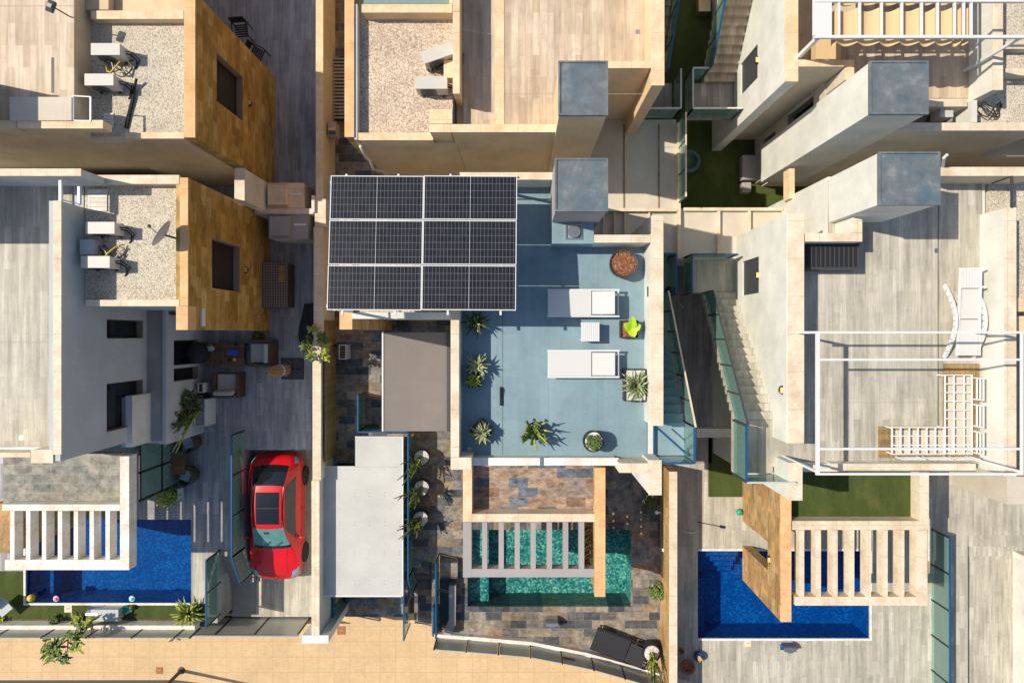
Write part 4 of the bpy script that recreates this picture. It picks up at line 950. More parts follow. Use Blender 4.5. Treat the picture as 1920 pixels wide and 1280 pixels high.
TL, TR, BL, BR = Vector((-4.71, 3.97, 8.9)), Vector((-.03, 3.97, 8.9)), Vector((-4.745, .57, 9.15)), Vector((-.068, .57, 9.15))
uy = (TL-BL).normalized(); ux = (TR-TL).normalized(); nn = ux.cross(uy)
pw_, ph_ = (TR-TL).length/2-.006, (TL-BL).length/3-.02
rotm = Matrix((ux, uy, nn)).transposed().to_4x4()
base = MB().box(-pw_/2+.02, -ph_/2+.02, 0, pw_/2-.02, ph_/2-.02, .032)
fr = MB(); a, b_ = pw_/2, ph_/2
for q in ((-a, -b_, a, -b_+.02), (-a, b_-.02, a, b_), (-a, -b_+.021, -a+.02, b_-.021), (a-.02, -b_+.021, a, b_-.021), (-.004, -b_+.021, .004, b_-.021)): fr.box(q[0], q[1], 0, q[2], q[3], .036)
p0 = None
for i in range(2):
    for j in range(3):
        c_ = BL+ux*((pw_+.006)*(i+.5)+.003)+uy*((ph_+.02)*(j+.5)+.005)
        if p0 is None:
            p0 = base.build('panel', 'solar', sc); f0 = fr.build('frame', 'whitem', p0); pn, fn = p0, f0
        else:
            pn = p0.copy(); C.objects.link(pn); pn.parent = sc; fn = f0.copy(); C.objects.link(fn); fn.parent = pn
        pn.matrix_local = Matrix.Translation(c_-Vector((-2.4, 2.2, ZD))) @ rotm
for k, t_ in enumerate((.08, .36, .64, .92)):
    a, b_ = TL.lerp(TR, t_)-nn*.05, BL.lerp(BR, t_)-nn*.05
    part(sc, 'rail', 'whitem', MB().beam(a+uy*.06, b_-uy*.10, .05, .06))
for t_ in (.04, .96):
    a, b_ = BL.lerp(TL, t_)-nn*.12, BR.lerp(TR, t_)-nn*.12
    part(sc, 'beam', 'whitem', MB().beam(a-ux*(.04), b_, .07, .08))
part(sc, 'edge_rail', 'blue', MB().beam(TL-ux*.14+Vector((0, .06, -.4)), BL-ux*.06+Vector((0, .1, -.4)), .035, .035).beam(TL-ux*.14+Vector((0, .06, -.4)), TR+Vector((.06, .06, -.4)), .035, .04))
for x, y, zz, zt in ((-4.6, 3.9, ZG, 8.75), (-4.6, .62, 7.3, 8.98), (-1.7, .66, ZP-.0, 8.98), (-1.7, 3.9, ZP, 8.75), (-.12, 3.9, ZD, 8.75), (-.12, .66, ZD, 8.98)):
    part(sc, 'post', 'whitem', MB().box(x-.035, y-.035, zz, x+.035, y+.035, zt))

# ================= air conditioners =================
def ac_unit(label, loc, rz, L=.78, Dp=.31, Ht=.52, group='air conditioning units on the roofs'):
    t = thing('air_conditioner', label, 'air conditioner', loc, rz, group)
    MB().box(-L/2, -Dp/2, .06, L/2, Dp/2, Ht).build('casing', 'acwhite', t, bevel=.015)
    MB().box(-L/2-.008, -Dp/2-.008, Ht+.001, L/2+.008, Dp/2+.008, Ht+.02).build('lid', 'acwhite', t, bevel=.006)
    f = MB(); 
    for r_ in (.08, .13, .18, .22):
        f.tube([(-.1+r_*math.cos(2*math.pi*k/20), -Dp/2-.012, Ht/2+.02+r_*math.sin(2*math.pi*k/20)) for k in range(21)], .005, 5)
    for k in range(8): f.beam((-.1, -Dp/2-.012, Ht/2+.02), (-.1+.22*math.cos(k*math.pi/4), -Dp/2-.012, Ht/2+.02+.22*math.sin(k*math.pi/4)), .006, .006)
    g = f.build('fan_grille', 'dkgrey', t)
    MB().box(-.1-.22, -Dp/2-.004, Ht/2-.2, .12, -Dp/2-.001, Ht/2+.24).build('fan_recess', 'concrete', g)
    for s_ in (-1, 1): MB().box(s_*L*.33-.03, -Dp/2-.05, 0, s_*L*.33+.03, Dp/2+.05, .055).build('foot', 'dkgrey', t)
    hz = MB().tube([(L/2, 0, .25), (L/2+.12, -.02, .2), (L/2+.2, -.12, .08), (L/2+.15, -.3, .03)], .02, 6).tube([(L/2, .05, .3), (L/2+.16, .05, .22), (L/2+.26, -.1, .05), (L/2+.1, -.35, .03)], .016, 6)
    hz.build('hose', 'rubber', t, smooth=True)
    return t
def at(px, py, z): return P(px, py, z)
def top(px, py, zt, zb): x, y, _ = P(px, py, zt); return (x, y, zb)
ac_unit('white air conditioner nearer the wall top on the upper left gravel roof', top(197, 92, 7.55, ZG), 0)
ac_unit('white air conditioner beside the black cables on the upper left gravel roof', top(185, 149, 7.55, ZG), 0)
ac_unit('fully sunlit cream air conditioner on the gravel roof with the satellite dish', top(187, 427, 7.55, ZG), 0)
ac_unit('half shaded air conditioner with looped pipes on the gravel roof with the satellite dish', top(178, 491, 7.55, ZG), 0)
ac_unit('tilted white air conditioner, the upper one on the cream gravel roof', top(820, 98, 7.6, ZG), R(19), .86, .33, .55)
ac_unit('straight white air conditioner, the lower one on the cream gravel roof', top(808, 154, 7.6, ZG), 0, .86, .33, .55)
ac_unit('small white unit in the dark recess beside the upper right chimney', top(1775, 205, 7.55, 7.04), R(90), .42, .34, .5)
bx = thing('junction_box', 'small blue-grey box in shade between two air conditioners near the dish', 'box', top(161, 463, 7.4, ZG))
MB().box(-.18, -.2, 0, .18, .2, .35).build('casing', 'greyw', bx, bevel=.01); MB().box(-.19, -.21, .35, .19, .21, .37).build('lid', 'greyw', bx)
# sunlight falling on the gravel, modelled as thin pale boxes
for lab, a in (('pale slab lying in the upper left gravel corner', (196, 213, 214, 240)), ('pale ridged slab on gravel beside the white gate frame', (167, 356, 202, 396))):
    t = thing('paving_slab', lab, 'slab', P((a[0]+a[2])/2, (a[1]+a[3])/2, ZG+.01))
    x0, y0, x1, y1 = X(a[0], ZG), Y(a[3], ZG), X(a[2], ZG), Y(a[1], ZG)
    m = MB().box(x0, y0, ZG+.01, x1, y1, ZG+.04)
    part(t, 'slab', 'capwhite', m); m = MB()
    for k in range(1, 5): yy = y0+(y1-y0)*k/5; m.box(x0+.02, yy-.006, ZG+.04, x1-.02, yy+.006, ZG+.043)
    part(t, 'groove', 'concrete', m)
# satellite dish
t = thing('satellite_dish', 'grey tilted satellite dish on a bracket over the gravel roof', 'satellite dish', top(306, 440, 7.8, ZG))
d = MB(); N = 28
prof = [(.02, 0), (.12, .008), (.24, .03), (.34, .06), (.40, .085), (.405, .08), (.34, .052), (.24, .02), (.12, -.004), (.02, -.012)]
m = MB().lathe(prof, (0, 0, 0), N); rot = Matrix.Translation((0, 0, .75)) @ Matrix.Rotation(R(-33), 4, 'Z') @ Matrix.Rotation(R(-74), 4, 'Y')
m.v = [tuple(rot @ Vector(v)) for v in m.v]; m.build('dish', 'acwhite', t, smooth=True)
MB().tube([(0, 0, 0), (0, 0, .6), (.06, -.02, .75)], .03).build('mast', 'dkgrey', t)
a = rot @ Vector((0, 0, .42)); MB().tube([tuple(rot @ Vector((.36, 0, .07))), tuple(a)], .012).build('feed_arm', 'dkgrey', t)
MB().ball(tuple(a), .05).build('receiver', 'dkgrey', t)
# flood lamp on a pole by the upper left deck
t = thing('flood_lamp', 'grey flood lamp on a thin pole beside the upper left plank deck', 'lamp', P(163, 55, ZG))
q = top(108, 14, 8.3, 8.3); dx, dy = q[0]-P(163, 55, ZG)[0], q[1]-P(163, 55, ZG)[1]
MB().tube([(0, 0, 0), (.02, 0, .7), (-.05, .0, 1.15)], .018).build('pole', 'dkgrey', t)
hd = MB().obox((-.1, 0, 1.25), (.15, .1, .05), R(70), R(15)); hd.build('lamp_head', 'dkgrey', t, bevel=.03)
MB().obox((-.1, 0, 1.31), (.05, .05, .012), R(70), R(15)).build('lens', 'acwhite', t)
t = thing('black_cable', 'thick black cable lying in a line across the upper left gravel', 'cable', P(250, 190, ZG))
part(t, 'cable', 'rubber', MB().tube([P(238, 241, ZG+.04), P(243, 215, ZG+.05), P(249, 190, ZG+.06), P(252, 165, ZG+.1), P(256, 148, ZG+.2)], .035, 8).tube([P(234, 240, ZG+.04), P(240, 212, ZG+.05), P(246, 188, ZG+.06), P(247, 160, ZG+.1)], .02, 6), smooth=True)
def loop(label, cx, cy, z, col, seed):
    r_ = random.Random(seed); t = thing('pipe_bundle', label, 'pipes', P(cx, cy, z))
    for k in range(4):
        pts = [Vector(((j-4)*.09+r_.uniform(-.03, .03), .18*math.sin(j*.75+k)+r_.uniform(-.05, .05), .05+.16*math.sin(j*.4)+.02*k)) for j in range(9)]
        MB().tube(pts, .014+.004*(k % 2), 6).build('pipe', ('rubber', 'acwhite', 'rubber', 'yellow')[k] if col else 'rubber', t, smooth=True)
loop('tangle of black and white pipes between the two upper left air conditioners', 228, 130, ZG, 1, 1)
loop('looped white and black pipes beside the half shaded air conditioner', 213, 474, ZG, 1, 2)
loop('dark pipe bundle between the two units on the cream gravel', 825, 131, ZG, 0, 4)
loop('thin dark pipes lying on the small patch of gravel at the upper right', 1850, 210, ZG+.02, 0, 5)

# ================= terrace furniture (central) =================
def lounger(label, loc, rz, frame='whitem', fab='sling', group=None, L=1.98, Wd=.72, back=R(0)):
    t = thing('sun_lounger', label, 'sun lounger', loc, rz, group)
    f = MB()
    for s_ in (-1, 1): f.beam((-L/2, s_*Wd/2, .32), (L/2, s_*Wd/2, .32), .05, .06)
    for x in (-L/2+.03, L/2-.03, .22): f.beam((x, -Wd/2+.03, .31), (x, Wd/2-.03, .31), .04, .04)
    f.build('frame', frame, t)
    MB().box(-L/2+.02, -Wd/2+.015, .352, .215, Wd/2-.015, .372).build('seat', fab, t, bevel=.008)
    c_, s_ = math.cos(back), math.sin(back); bl = .62
    m = MB(); z = .374
    vs = [(.235, -Wd/2+.05, z), (.235+bl*c_, -Wd/2+.05, z+bl*s_), (.235+bl*c_, Wd/2-.05, z+bl*s_), (.235, Wd/2-.05, z)]
    m.add(vs+[(a, b_, c2+.025) for a, b_, c2 in vs], [(0, 1, 2, 3), (7, 6, 5, 4), (0, 4, 5, 1), (1, 5, 6, 2), (2, 6, 7, 3), (3, 7, 4, 0)]).build('backrest', fab, t, bevel=.006)
    for x in (-L/2+.15, L/2-.3):
        for s2 in (-1, 1): MB().beam((x, s2*(Wd/2-.01), 0), (x, s2*(Wd/2-.01), .29), .045, .045).build('leg', frame, t)
    return t
lounger('white sun lounger half in the shade of the solar panels', top(1094, 568, 7.4, ZD+.01), 0, back=R(16))
lounger('fully sunlit white sun lounger with its foot end under the side table row', top(1094, 682, 7.4, ZD+.01), 0, back=R(6))
bpy.data.objects['sun_lounger.001']['label'] = 'fully sunlit white sun lounger beside the large terrace agave'
t = thing('side_table', 'square white slatted side table between the two white loungers', 'table', top(1107, 622, 7.45, ZD+.01))
m = MB()
for k in range(9): m.box(-.25+.056*k, -.26, .36, -.25+.056*k+.047, .26, .385)
m.build('tabletop', 'ribwhite', t)
MB().box(-.245, -.25, .3, .245, .25, .359).build('apron', 'ribwhite', t)
for a in (-1, 1):
    for b_ in (-1, 1): MB().box(a*.22-.02, b_*.22-.02, 0, a*.22+.02, b_*.22+.02, .3).build('leg', 'ribwhite', t)
t = thing('fire_bowl', 'round dark bowl filled with rust brown bark on the terrace corner', 'bowl', top(1170, 494, 7.5, ZD+.01))
MB().lathe([(.28, 0), (.36, .1), (.40, .42), (.385, .44), (.37, .40)], (0, 0, 0), 36).build('bowl', 'dkgrey', t, smooth=True)
m = MB().lathe([(.365, .38), (.3, .41), (.15, .43), (.01, .44)], (0, 0, 0), 36)
r_ = random.Random(5)
for k in range(90):
    a, q = r_.uniform(0, 6.28), .35*math.sqrt(r_.random()); m.obox((q*math.cos(a), q*math.sin(a), .425+.02*(1-q/.35)), (.022, .012, .008), r_.uniform(0, 3), r_.uniform(-.4, .4))
m.build('bark', 'bark', t)
t = thing('floor_squeegee', 'black squeegee leaning low on the teal terrace by the left planters', 'squeegee', P(939, 741, ZD+.02))
MB().box(-.03, -.28, 0, .03, .24, .06).build('blade', 'black', t); MB().beam((0, -.05, .06), (.0, .2, .1), .03, .03).build('handle', 'rubber', t)

# ---------------- plants ----------------
def leafstrip(m, base, ang, el, L, w, curl=.6, n=5, fold=.25):
    d = Vector((math.cos(ang), math.sin(ang), 0)); sd = Vector((-d.y, d.x, 0)); p = Vector(base); rows = []
    for i in range(n+1):
        t_ = i/n; ww = w*(math.sin(math.pi*min(1, .25+.75*t_))**.8+.02) if t_ < 1 else .002
        e = el-curl*t_; up = Vector((-d.x*math.sin(e), -d.y*math.sin(e), math.cos(e)))
        rows.append([p-sd*ww/2+up*ww*fold, p, p+sd*ww/2+up*ww*fold])
        p = p+(d*math.cos(e)+Vector((0, 0, 1))*math.sin(e))*L/n
    m.grid(rows)
def agave(t, mat, n, L, w, z, c=(0, 0), seed=1, emin=5, emax=80, name='leaves', curl=.4):
    r_ = random.Random(seed); m = MB()
    for k in range(n):
        f = k/n; leafstrip(m, (c[0], c[1], z), k*2.4+r_.uniform(-.2, .2), R(emin+(emax-emin)*f)+r_.uniform(-.1, .1), L*(1-.35*f)*r_.uniform(.85, 1.1), w*r_.uniform(.85, 1.1), curl*r_.uniform(.5, 1.4))
    return m.build(name, mat, t)
def bush(t, mat, n, rad, z, seed=1, leaf=.05, c=(0, 0), name='leaves', flat=.8):
    r_ = random.Random(seed); m = MB()
    for k in range(n):
        v = Vector((r_.gauss(0, 1), r_.gauss(0, 1), r_.gauss(0, 1))).normalized()*(r_.random()**.5)
        lump = 1+.25*math.sin(5*math.atan2(v.y, v.x)+seed)
        p = Vector((c[0]+v.x*rad*lump, c[1]+v.y*rad*lump, z+v.z*rad*flat)); a, e = r_.uniform(0, 6.28), r_.uniform(-.6, 1.0)
        leafstrip(m, p, a, e, leaf*r_.uniform(.8, 1.6), leaf*.5, .5, 2, .15)
    return m.build(name, mat, t)
def cactus(t, mat, z, seed, n=7, H_=1.2, lean=(-.5, -.3), r0=.035, name='stems', sub=3):
    r_ = random.Random(seed); m = MB()
    for k in range(n):
        a = r_.uniform(0, 6.28); h_ = H_*r_.uniform(.45, 1); p0 = Vector((.05*math.cos(a), .05*math.sin(a), z))
        tgt = Vector((lean[0]*r_.uniform(.3, 1.15)+.12*math.cos(a), lean[1]*r_.uniform(.1, 1.3)+.16*math.sin(a), h_))
        pts = [p0+Vector((tgt.x*(q**1.5), tgt.y*(q**1.5), tgt.z*q)) for q in (0, .25, .5, .75, 1)]
        m.tube(pts, [r0, r0*1.1, r0, r0*.9, r0*.5], 6)
        for s_ in range(sub):
            b_ = pts[2+s_ % 2]; dd = Vector((r_.uniform(-.2, .12), r_.uniform(-.2, .2), r_.uniform(.1, .3)))
            m.tube([b_, b_+dd*.55, b_+dd+Vector((0, 0, .05))], [r0*.7, r0*.75, r0*.4], 6)
    return m.build(name, mat, t, smooth=True)
def sqpot(t, w, d, h_, mat='dkgrey', fill='earth'):
    m = MB(); e = .025
    for q in ((-w, -d, w, -d+e), (-w, d-e, w, d), (-w, -d+e, -w+e, d-e), (w-e, -d+e, w, d-e)): m.box(q[0], q[1], 0, q[2], q[3], h_)
    m.build('pot', mat, t); MB().box(-w+e, -d+e, 0, w-e, d-e, h_-.04).build('soil', fill, t)
def rpot(t, r, h_, mat='black', fill='pebble', n=28):
    MB().lathe([(r*.75, 0), (r*.95, h_*.5), (r, h_), (r-.03, h_), (r-.035, h_-.05)], (0, 0, 0), n).build('pot', mat, t, smooth=False)
    MB().lathe([(r-.034, h_-.07), (r-.034, h_-.045), (r*.5, h_-.03), (.01, h_-.025)], (0, 0, 0), n).build('pebbles' if fill == 'pebble' else 'soil', fill, t)
def plant(label, px, py, z, rz=0, cat='potted plant', group=None, name='potted_plant'): return thing(name, label, cat, P(px, py, z), rz, group)
zt = ZD+.012
t = plant('spiky dark potted palm just below the lower left corner of the solar panels', 893, 605, zt); sqpot(t, .17, .17, .3, 'black'); agave(t, 'leafd', 26, .52, .06, .3, seed=2, emax=70)
agave(t, 'leafp', 9, .34, .06, .32, seed=22, emin=20, name='young_leaves')
t = plant('pale grey-green agave by the left terrace parapet above the yellow-green one', 896, 684, zt, R(10)); sqpot(t, .17, .17, .3, 'black'); agave(t, 'leafp', 26, .42, .075, .3, seed=3, emax=75)
t = plant('small yellow-green rosette plant by the left terrace parapet', 890, 711, zt, R(8)); sqpot(t, .18, .2, .3, 'black'); agave(t, 'leafy', 34, .28, .06, .3, seed=4, emax=80)
t = plant('brownish agave in a square black pot turned diagonally at the lower left of the terrace', 904, 805, zt, R(45)); sqpot(t, .24, .24, .32, 'black'); agave(t, 'leafp', 36, .36, .075, .32, seed=6, c=(-.03, -.03))
t = plant('sprawling prickly cactus with long arms in a round dark pot on the terrace', 1002, 805, zt); rpot(t, .25, .32)
m = MB(); r_ = random.Random(8)
for k in range(17):
    a = r_.uniform(0, 6.28); e = r_.uniform(.1, 1.3); L_ = r_.uniform(.2, .5); d = Vector((math.cos(a)*math.cos(e)*1.0-.12, math.sin(a)*math.cos(e)-.12, math.sin(e)))
    p = Vector((.05*math.cos(a), .05*math.sin(a), .3)); m.tube([p, p+d*L_*.3, p+d*L_*.55, p+d*L_*.62+Vector((0, 0, .03)), p+d*L_*.85+Vector((r_.uniform(-.1, .1), r_.uniform(-.1, .1), .08)), p+d*L_+Vector((0, 0, .12))], [.02, .05, .03, .02, .045, .012], 7)
m.build('stems', 'leaf', t, smooth=True)
m = MB()
for k in range(6):
    a = (0.2, .9, 2.9, 3.6, 4.7, 5.6)[k]; d = Vector((math.cos(a), math.sin(a), 0)); m.tube([d*.1+Vector((0, 0, .35)), d*r_.uniform(.2, .36)+Vector((0, 0, .5)), d*r_.uniform(.38, .52)+Vector((.05, -.06, .62))], [.018, .03, .008], 7)
m.build('arms', 'leafy', t, smooth=True)
t = plant('round ball cactus on white pebbles in a round dark pot on the terrace', 1109, 822, zt); rpot(t, .29, .5); bush(t, 'leaf', 900, .2, .55, 9, .05, (-.02, -.02), 'cushion', .6)
t = plant('large striped agave in a long dark planter with white pebbles by the right parapet', 1187, 720, zt); sqpot(t, .30, .44, .4, 'black', 'pebble'); agave(t, 'leafp', 44, .52, .075, .4, seed=11, curl=.3); agave(t, 'leaf', 26, .46, .055, .4, seed=12, name='inner_leaves', emin=20)
t = plant('bright lime leafed plant in a square dark planter of red chips', 1177, 617, zt); sqpot(t, .24, .24, .28, 'black', 'bark')
m = MB()
for a, e, L_ in ((1.6, .9, .45), (2.6, .7, .3), (.4, .6, .3), (-1.3, .8, .28)): leafstrip(m, (.05, 0, .26), a, e, L_, .26, .7, 5, .12)
m.build('leaves', 'lime', t)
# three pebble pots with leaning cacti
for i, (px, py, lab) in enumerate(((790, 858, 'uppermost'), (790, 915, 'middle'), (788, 973, 'lowest'))):
    t = plant(lab+' of three leaning cacti in white pebble pots beside the carport', px, py, Z0+.012+.55, 0, group='cacti in pebble pots beside the carport')
    t.location.z = Z0; OFF[t.name] = tuple(t.location)
    rpot(t, .30, .55, 'black'); cactus(t, 'leafd', .5, 20+i, 7, 1.2, (-.7, -.55+.1*i), .028); cactus(t, 'leafy', .5, 30+i, 3, .9, (-.4, -.4), .022, 'young_stems', 2)
t = plant('cactus in a white pebble pot at the lower corner beyond the black lounger', 1222, 1225, Z0+.6); t.location.z = Z0; rpot(t, .32, .6); cactus(t, 'leafd', .5, 41, 9, 1.0, (.1, -.75), .035)
cactus(t, 'leafy', .5, 42, 5, .9, (-.1, -.7), .03, 'young_stems')
t = plant('leafy tree-like plant leaning over the boundary wall beside a white planter', 628, 648, Z0); cactus(t, 'leafd', .0, 50, 7, 1.7, (-.25, .1), .03, 'branches', 2)
r_ = random.Random(77)
for k in range(10):
    a = k*.63; bush(t, 'leafy' if k % 3 == 0 else 'leaf', 26, .16, 1.3+.5*r_.random(), 60+k, .13, (.42*math.cos(a)*r_.uniform(.5, 1.2)-.15, .55*math.sin(a)*r_.uniform(.5, 1.2)), 'leaves')
t = thing('planter_box', 'small white planter box beside the dark wall plants and boundary wall', 'planter', P(642, 660, 2.1)); t.location.z = Z0; sqpot(t, .13, .26, .6, 'whitem')
t = plant('small green shrub in a white pot against the right boundary wall', 1228, 1098, Z0); rpot(t, .16, .3, 'whitem', 'earth'); bush(t, 'leaf', 160, .3, .5, 70, .13)
t = thing('garden_palm', 'spreading yellow-green palm by the kerb at the left pool corner', 'palm', P(360, 1142, Z0)); agave(t, 'leafy', 46, .72, .075, .25, seed=13, emax=75, curl=.7); agave(t, 'leaf', 30, .6, .08, .25, seed=14, name='inner_leaves')
MB().tube([(0, 0, 0), (0, 0, .28)], [.08, .06]).build('trunk', 'bark', t)
t = thing('young_tree', 'young tree with broad leaves leaning over the glass kerb fence onto the pavement', 'tree', P(192, 1150, Z0))
tr = [(0, 0, 0), (-.25, -.2, .5), (-.55, -.45, 1.0), (-.75, -.62, 1.5)]
MB().tube(tr, [.05, .045, .03, .02], 7).tube([tr[1], (.1, -.1, 1.0), (.05, -.3, 1.5)], [.03, .025, .015], 6).tube([tr[2], (-.3, -.7, 1.4)], [.025, .012], 6).build('trunk', 'wood', t, smooth=True)
for k, (x, y, z, rd_, n_) in enumerate(((-.75, -.55, 1.5, .34, 60), (-.95, -.85, 1.3, .22, 34), (-.1, -.15, 1.3, .26, 36), (.1, .1, .9, .2, 22), (-.5, -1.0, 1.2, .15, 18), (-.05, -.6, 1.3, .15, 16))): bush(t, 'leaf' if k % 2 == 0 else 'leafy', n_, rd_, z, 80+k, .2, (x, y), 'crown')
for k, (px, py, lab) in enumerate(((110, 1160, 'low dark shrub left of the young tree in the soil bed'), (150, 1160, 'pale green weed in the soil bed under the young tree'), (5, 1165, 'yellowish tuft at the left edge of the soil bed'))):
    t = thing('shrub', lab, 'shrub', P(px, py, Z0)); bush(t, ('leafd', 'leafy', 'leafy')[k], 90, .22, .2, 90+k, .12); MB().tube([(0, 0, 0), (0, 0, .2)], .02).build('stem', 'wood', t)
# left patio planting
t = plant('dark bushy plant beside the tall white planters on the left patio', 388, 744, Z0); rpot(t, .2, .5, 'black', 'earth'); bush(t, 'leafd', 360, .32, 1.4, 100, .11); bush(t, 'leaf', 60, .3, 1.5, 101, .12, name='young_leaves'); MB().tube([(0, 0, .3), (0, 0, 1.4)], .03).build('stem', 'wood', t)
t = thing('planter_box', 'small white topped planter behind the dark bush on the left patio', 'planter', P(376, 727, 2.3)); t.location.z = Z0; sqpot(t, .1, .17, .8, 'whitem')
t = thing('planter_box', 'tall open white planter of leaning cactus on the left patio', 'planter', P(374, 774, 2.3)); t.location.z = Z0; sqpot(t, .2, .48, .8, 'whitem', 'concrete')
t = plant('long armed cactus leaning from the tall white planter over the ledge', 374, 768, 2.25); cactus(t, 'leafd', .0, 110, 14, 1.7, (-.25, -.35), .035, sub=4); cactus(t, 'leafy', 0, 111, 8, 1.5, (-.55, -1.0), .032, 'young_stems'); bush(t, 'leafd', 160, .35, .5, 112, .1, (0, .3), 'leaves')
t = plant('yellow-green bush in a white pot next to the wicker chairs', 334, 922, Z0); sqpot(t, .2, .2, .4, 'whitem'); bush(t, 'leafy', 420, .36, .75, 120, .09); bush(t, 'leaf', 200, .34, .65, 121, .09, name='inner_leaves')
t = plant('small brown and green plant above the upper armchair on the left patio', 492, 632, Z0); rpot(t, .14, .3, 'terra', 'earth'); bush(t, 'leafd', 130, .2, .4, 130, .1)
t = plant('dark shrub against the right boundary wall beside the round wall light', 1214, 938, Z0); rpot(t, .14, .25, 'black', 'earth'); bush(t, 'leafd', 150, .22, .4, 131, .1)
t = plant('tiny dark pot plant under the edge of the solar panels', 758, 606, Z0); rpot(t, .22, .4, 'dkgrey', 'earth'); agave(t, 'leafd', 16, .2, .04, .4, seed=17)

# ================= left patio furniture =================
def armchair(label, loc, rz):
    t = thing('armchair', label, 'armchair', loc, rz, 'wicker armchairs at the coffee table')
    MB().box(-.36, -.40, .08, .36, .34, .34).build('base', 'wicker', t, bevel=.02)
    for s_ in (-1, 1): MB().box(s_*.37, -.42, 0, s_*.49, .46, .60).build('armrest', 'wicker', t, bevel=.02)
    MB().box(-.369, .345, 0, .369, .46, .74).build('backrest', 'wicker', t, bevel=.02)
    MB().box(-.35, -.38, .345, .35, .2, .46).build('seat_cushion', 'cushion', t, bevel=.03)
    MB().obox((0, .26, .62), (.34, .07, .2), 0, R(-12)).build('back_cushion', 'cushion', t, bevel=.03)
    return t
armchair('wicker armchair with grey cushions right of the coffee table', P(499, 661, Z0), R(-90))
armchair('wicker armchair with grey cushions below the coffee table', P(436, 719, Z0), R(180))
t = thing('coffee_table', 'brown wooden coffee table with a blue box on the left patio', 'table', P(430, 664, Z0))
MB().box(-.72, -.43, .36, .72, .43, .41).build('tabletop', 'wood', t, bevel=.006); 
MB().box(-.66, -.37, .1, .66, .37, .14).build('shelf', 'wood', t)
for a in (-1, 1):
    for b_ in (-1, 1): MB().box(a*.66-.04, b_*.37-.04, 0, a*.66+.04, b_*.37+.04, .359).build('leg', 'wood', t)
zt2 = Z0+.41
t = thing('gift_box', 'glossy bright blue box on the coffee table', 'box', P(437, 661, zt2)); MB().box(-.19, -.1, .001, .2, .1, .05).build('lid', 'screen', t); 
MB().box(-.185, -.095, .0, .195, .095, .03).build('tray', 'aqua', t)
t = thing('flower_vase', 'small glass vase of pale flowers on the coffee table', 'vase', P(401, 653, zt2)); MB().lathe([(.05, 0), (.07, .08), (.04, .18)], (0, 0, 0), 14).build('vase', 'frost', t); bush(t, 'aqua', 50, .1, .26, 7, .06, name='flowers'); bush(t, 'terra', 16, .1, .24, 8, .05, (-.06, .1), 'petals')
for k, (px, py, lab, mt) in enumerate(((443, 645, 'black ashtray at the far edge of the coffee table', 'black'), (430, 675, 'black cup below the blue box on the coffee table', 'black'), (414, 680, 'dark candle at the near left of the coffee table', 'dkgrey'), (441, 674, 'small yellowish bowl at the near side of the coffee table', 'yellow'))):
    t = thing('table_bowl', lab, 'tableware', P(px, py, zt2)); MB().lathe([(.03, 0), (.06, .03), (.065, .06), (.05, .045), (.01, .02)], (0, 0, 0), 14).build('bowl', mt, t, smooth=True)
t = thing('parasol', 'closed brown garden parasol rising from a dark square base', 'parasol', P(549, 691, Z0))
MB().box(-.41, -.39, 0, .41, .39, .03).build('base_plate', 'dkgrey', t); 
for a in (-1, 1):
    for b_ in (-1, 1): MB().box(a*.2-.19, b_*.19-.18, .031, a*.2+.19, b_*.19+.18, .07).build('weight_slab', 'dkgrey', t, bevel=.008)
MB().tube([(0, 0, .03), (0, 0, 2.55)], .025).build('pole', 'black', t)
m = MB(); rows = []; N = 24
for z, r_0 in ((.75, .17), (1.0, .15), (1.5, .16), (2.0, .13), (2.4, .06), (2.52, .03)): rows.append([((r_0*(1+.35*(k % 2)))*math.cos(2*math.pi*k/N), (r_0*(1+.35*(k % 2)))*math.sin(2*math.pi*k/N), z) for k in range(N+1)])
m.grid(rows); m.build('canopy', 'cloth', t); MB().tube([(0, 0, 2.5), (0, 0, 2.62)], [.03, .015]).build('finial', 'black', t)
MB().lathe([(.15, 1.3), (.21, 1.32), (.21, 1.37), (.15, 1.39)], (0, 0, 0), 16).build('tie_strap', 'sling', t)
t = thing('storage_box', 'brown wicker storage box with a small tan tray beside the ochre wall', 'storage box', P(527, 537, Z0))
MB().box(-.5, -.78, 0, .5, .78, .72).build('body', 'wicker', t, bevel=.02); MB().box(-.53, -.81, .721, .53, .81, .78).build('lid', 'wicker', t, bevel=.02)
m = MB()
for k in range(12): m.box(-.5+.09*k, -.79, .78, -.485+.09*k, .79, .786)
for k in range(17): m.box(-.51, -.76+.095*k, .7865, .51, -.75+.095*k, .789)
m.build('weave_lines', 'taupe', t)
m = thing('wooden_tray', 'small tan tray lying on the wicker storage box', 'tray', P(529, 514, Z0+.79)); MB().box(-.12, -.3, 0, .12, .3, .02).build('tray_base', 'woodt', m, bevel=.005)
for a in (-1, 1): MB().box(a*.12-.01, -.3, .02, a*.12+.01, .3, .04).build('rim', 'woodt', m)
for lab, px, py, mat, w in (('beige roof-vent cabinet behind the white cross wall', 536, 367, 'capw', .62), ('grey-beige cabinet in front of the white cross wall', 541, 424, 'taupe', .66)):
    t = thing('vent_cabinet', lab, 'cabinet', P(px, py, 2.9)); t.location.z = Z0
    MB().box(-w, -.42, 0, w, .42, 1.35).build('body', 'beige', t); MB().box(-w-.02, -.44, 1.351, w+.02, .44, 1.42).build('top', mat, t, bevel=.01)
    MB().box(-w+.08, -.35, 1.42, w*.15, .3, 1.62).build('cowl', mat, t, bevel=.01); MB().box(.2, .02, 1.42, w-.05, .08, 1.44).build('trim', 'capwhite', t)
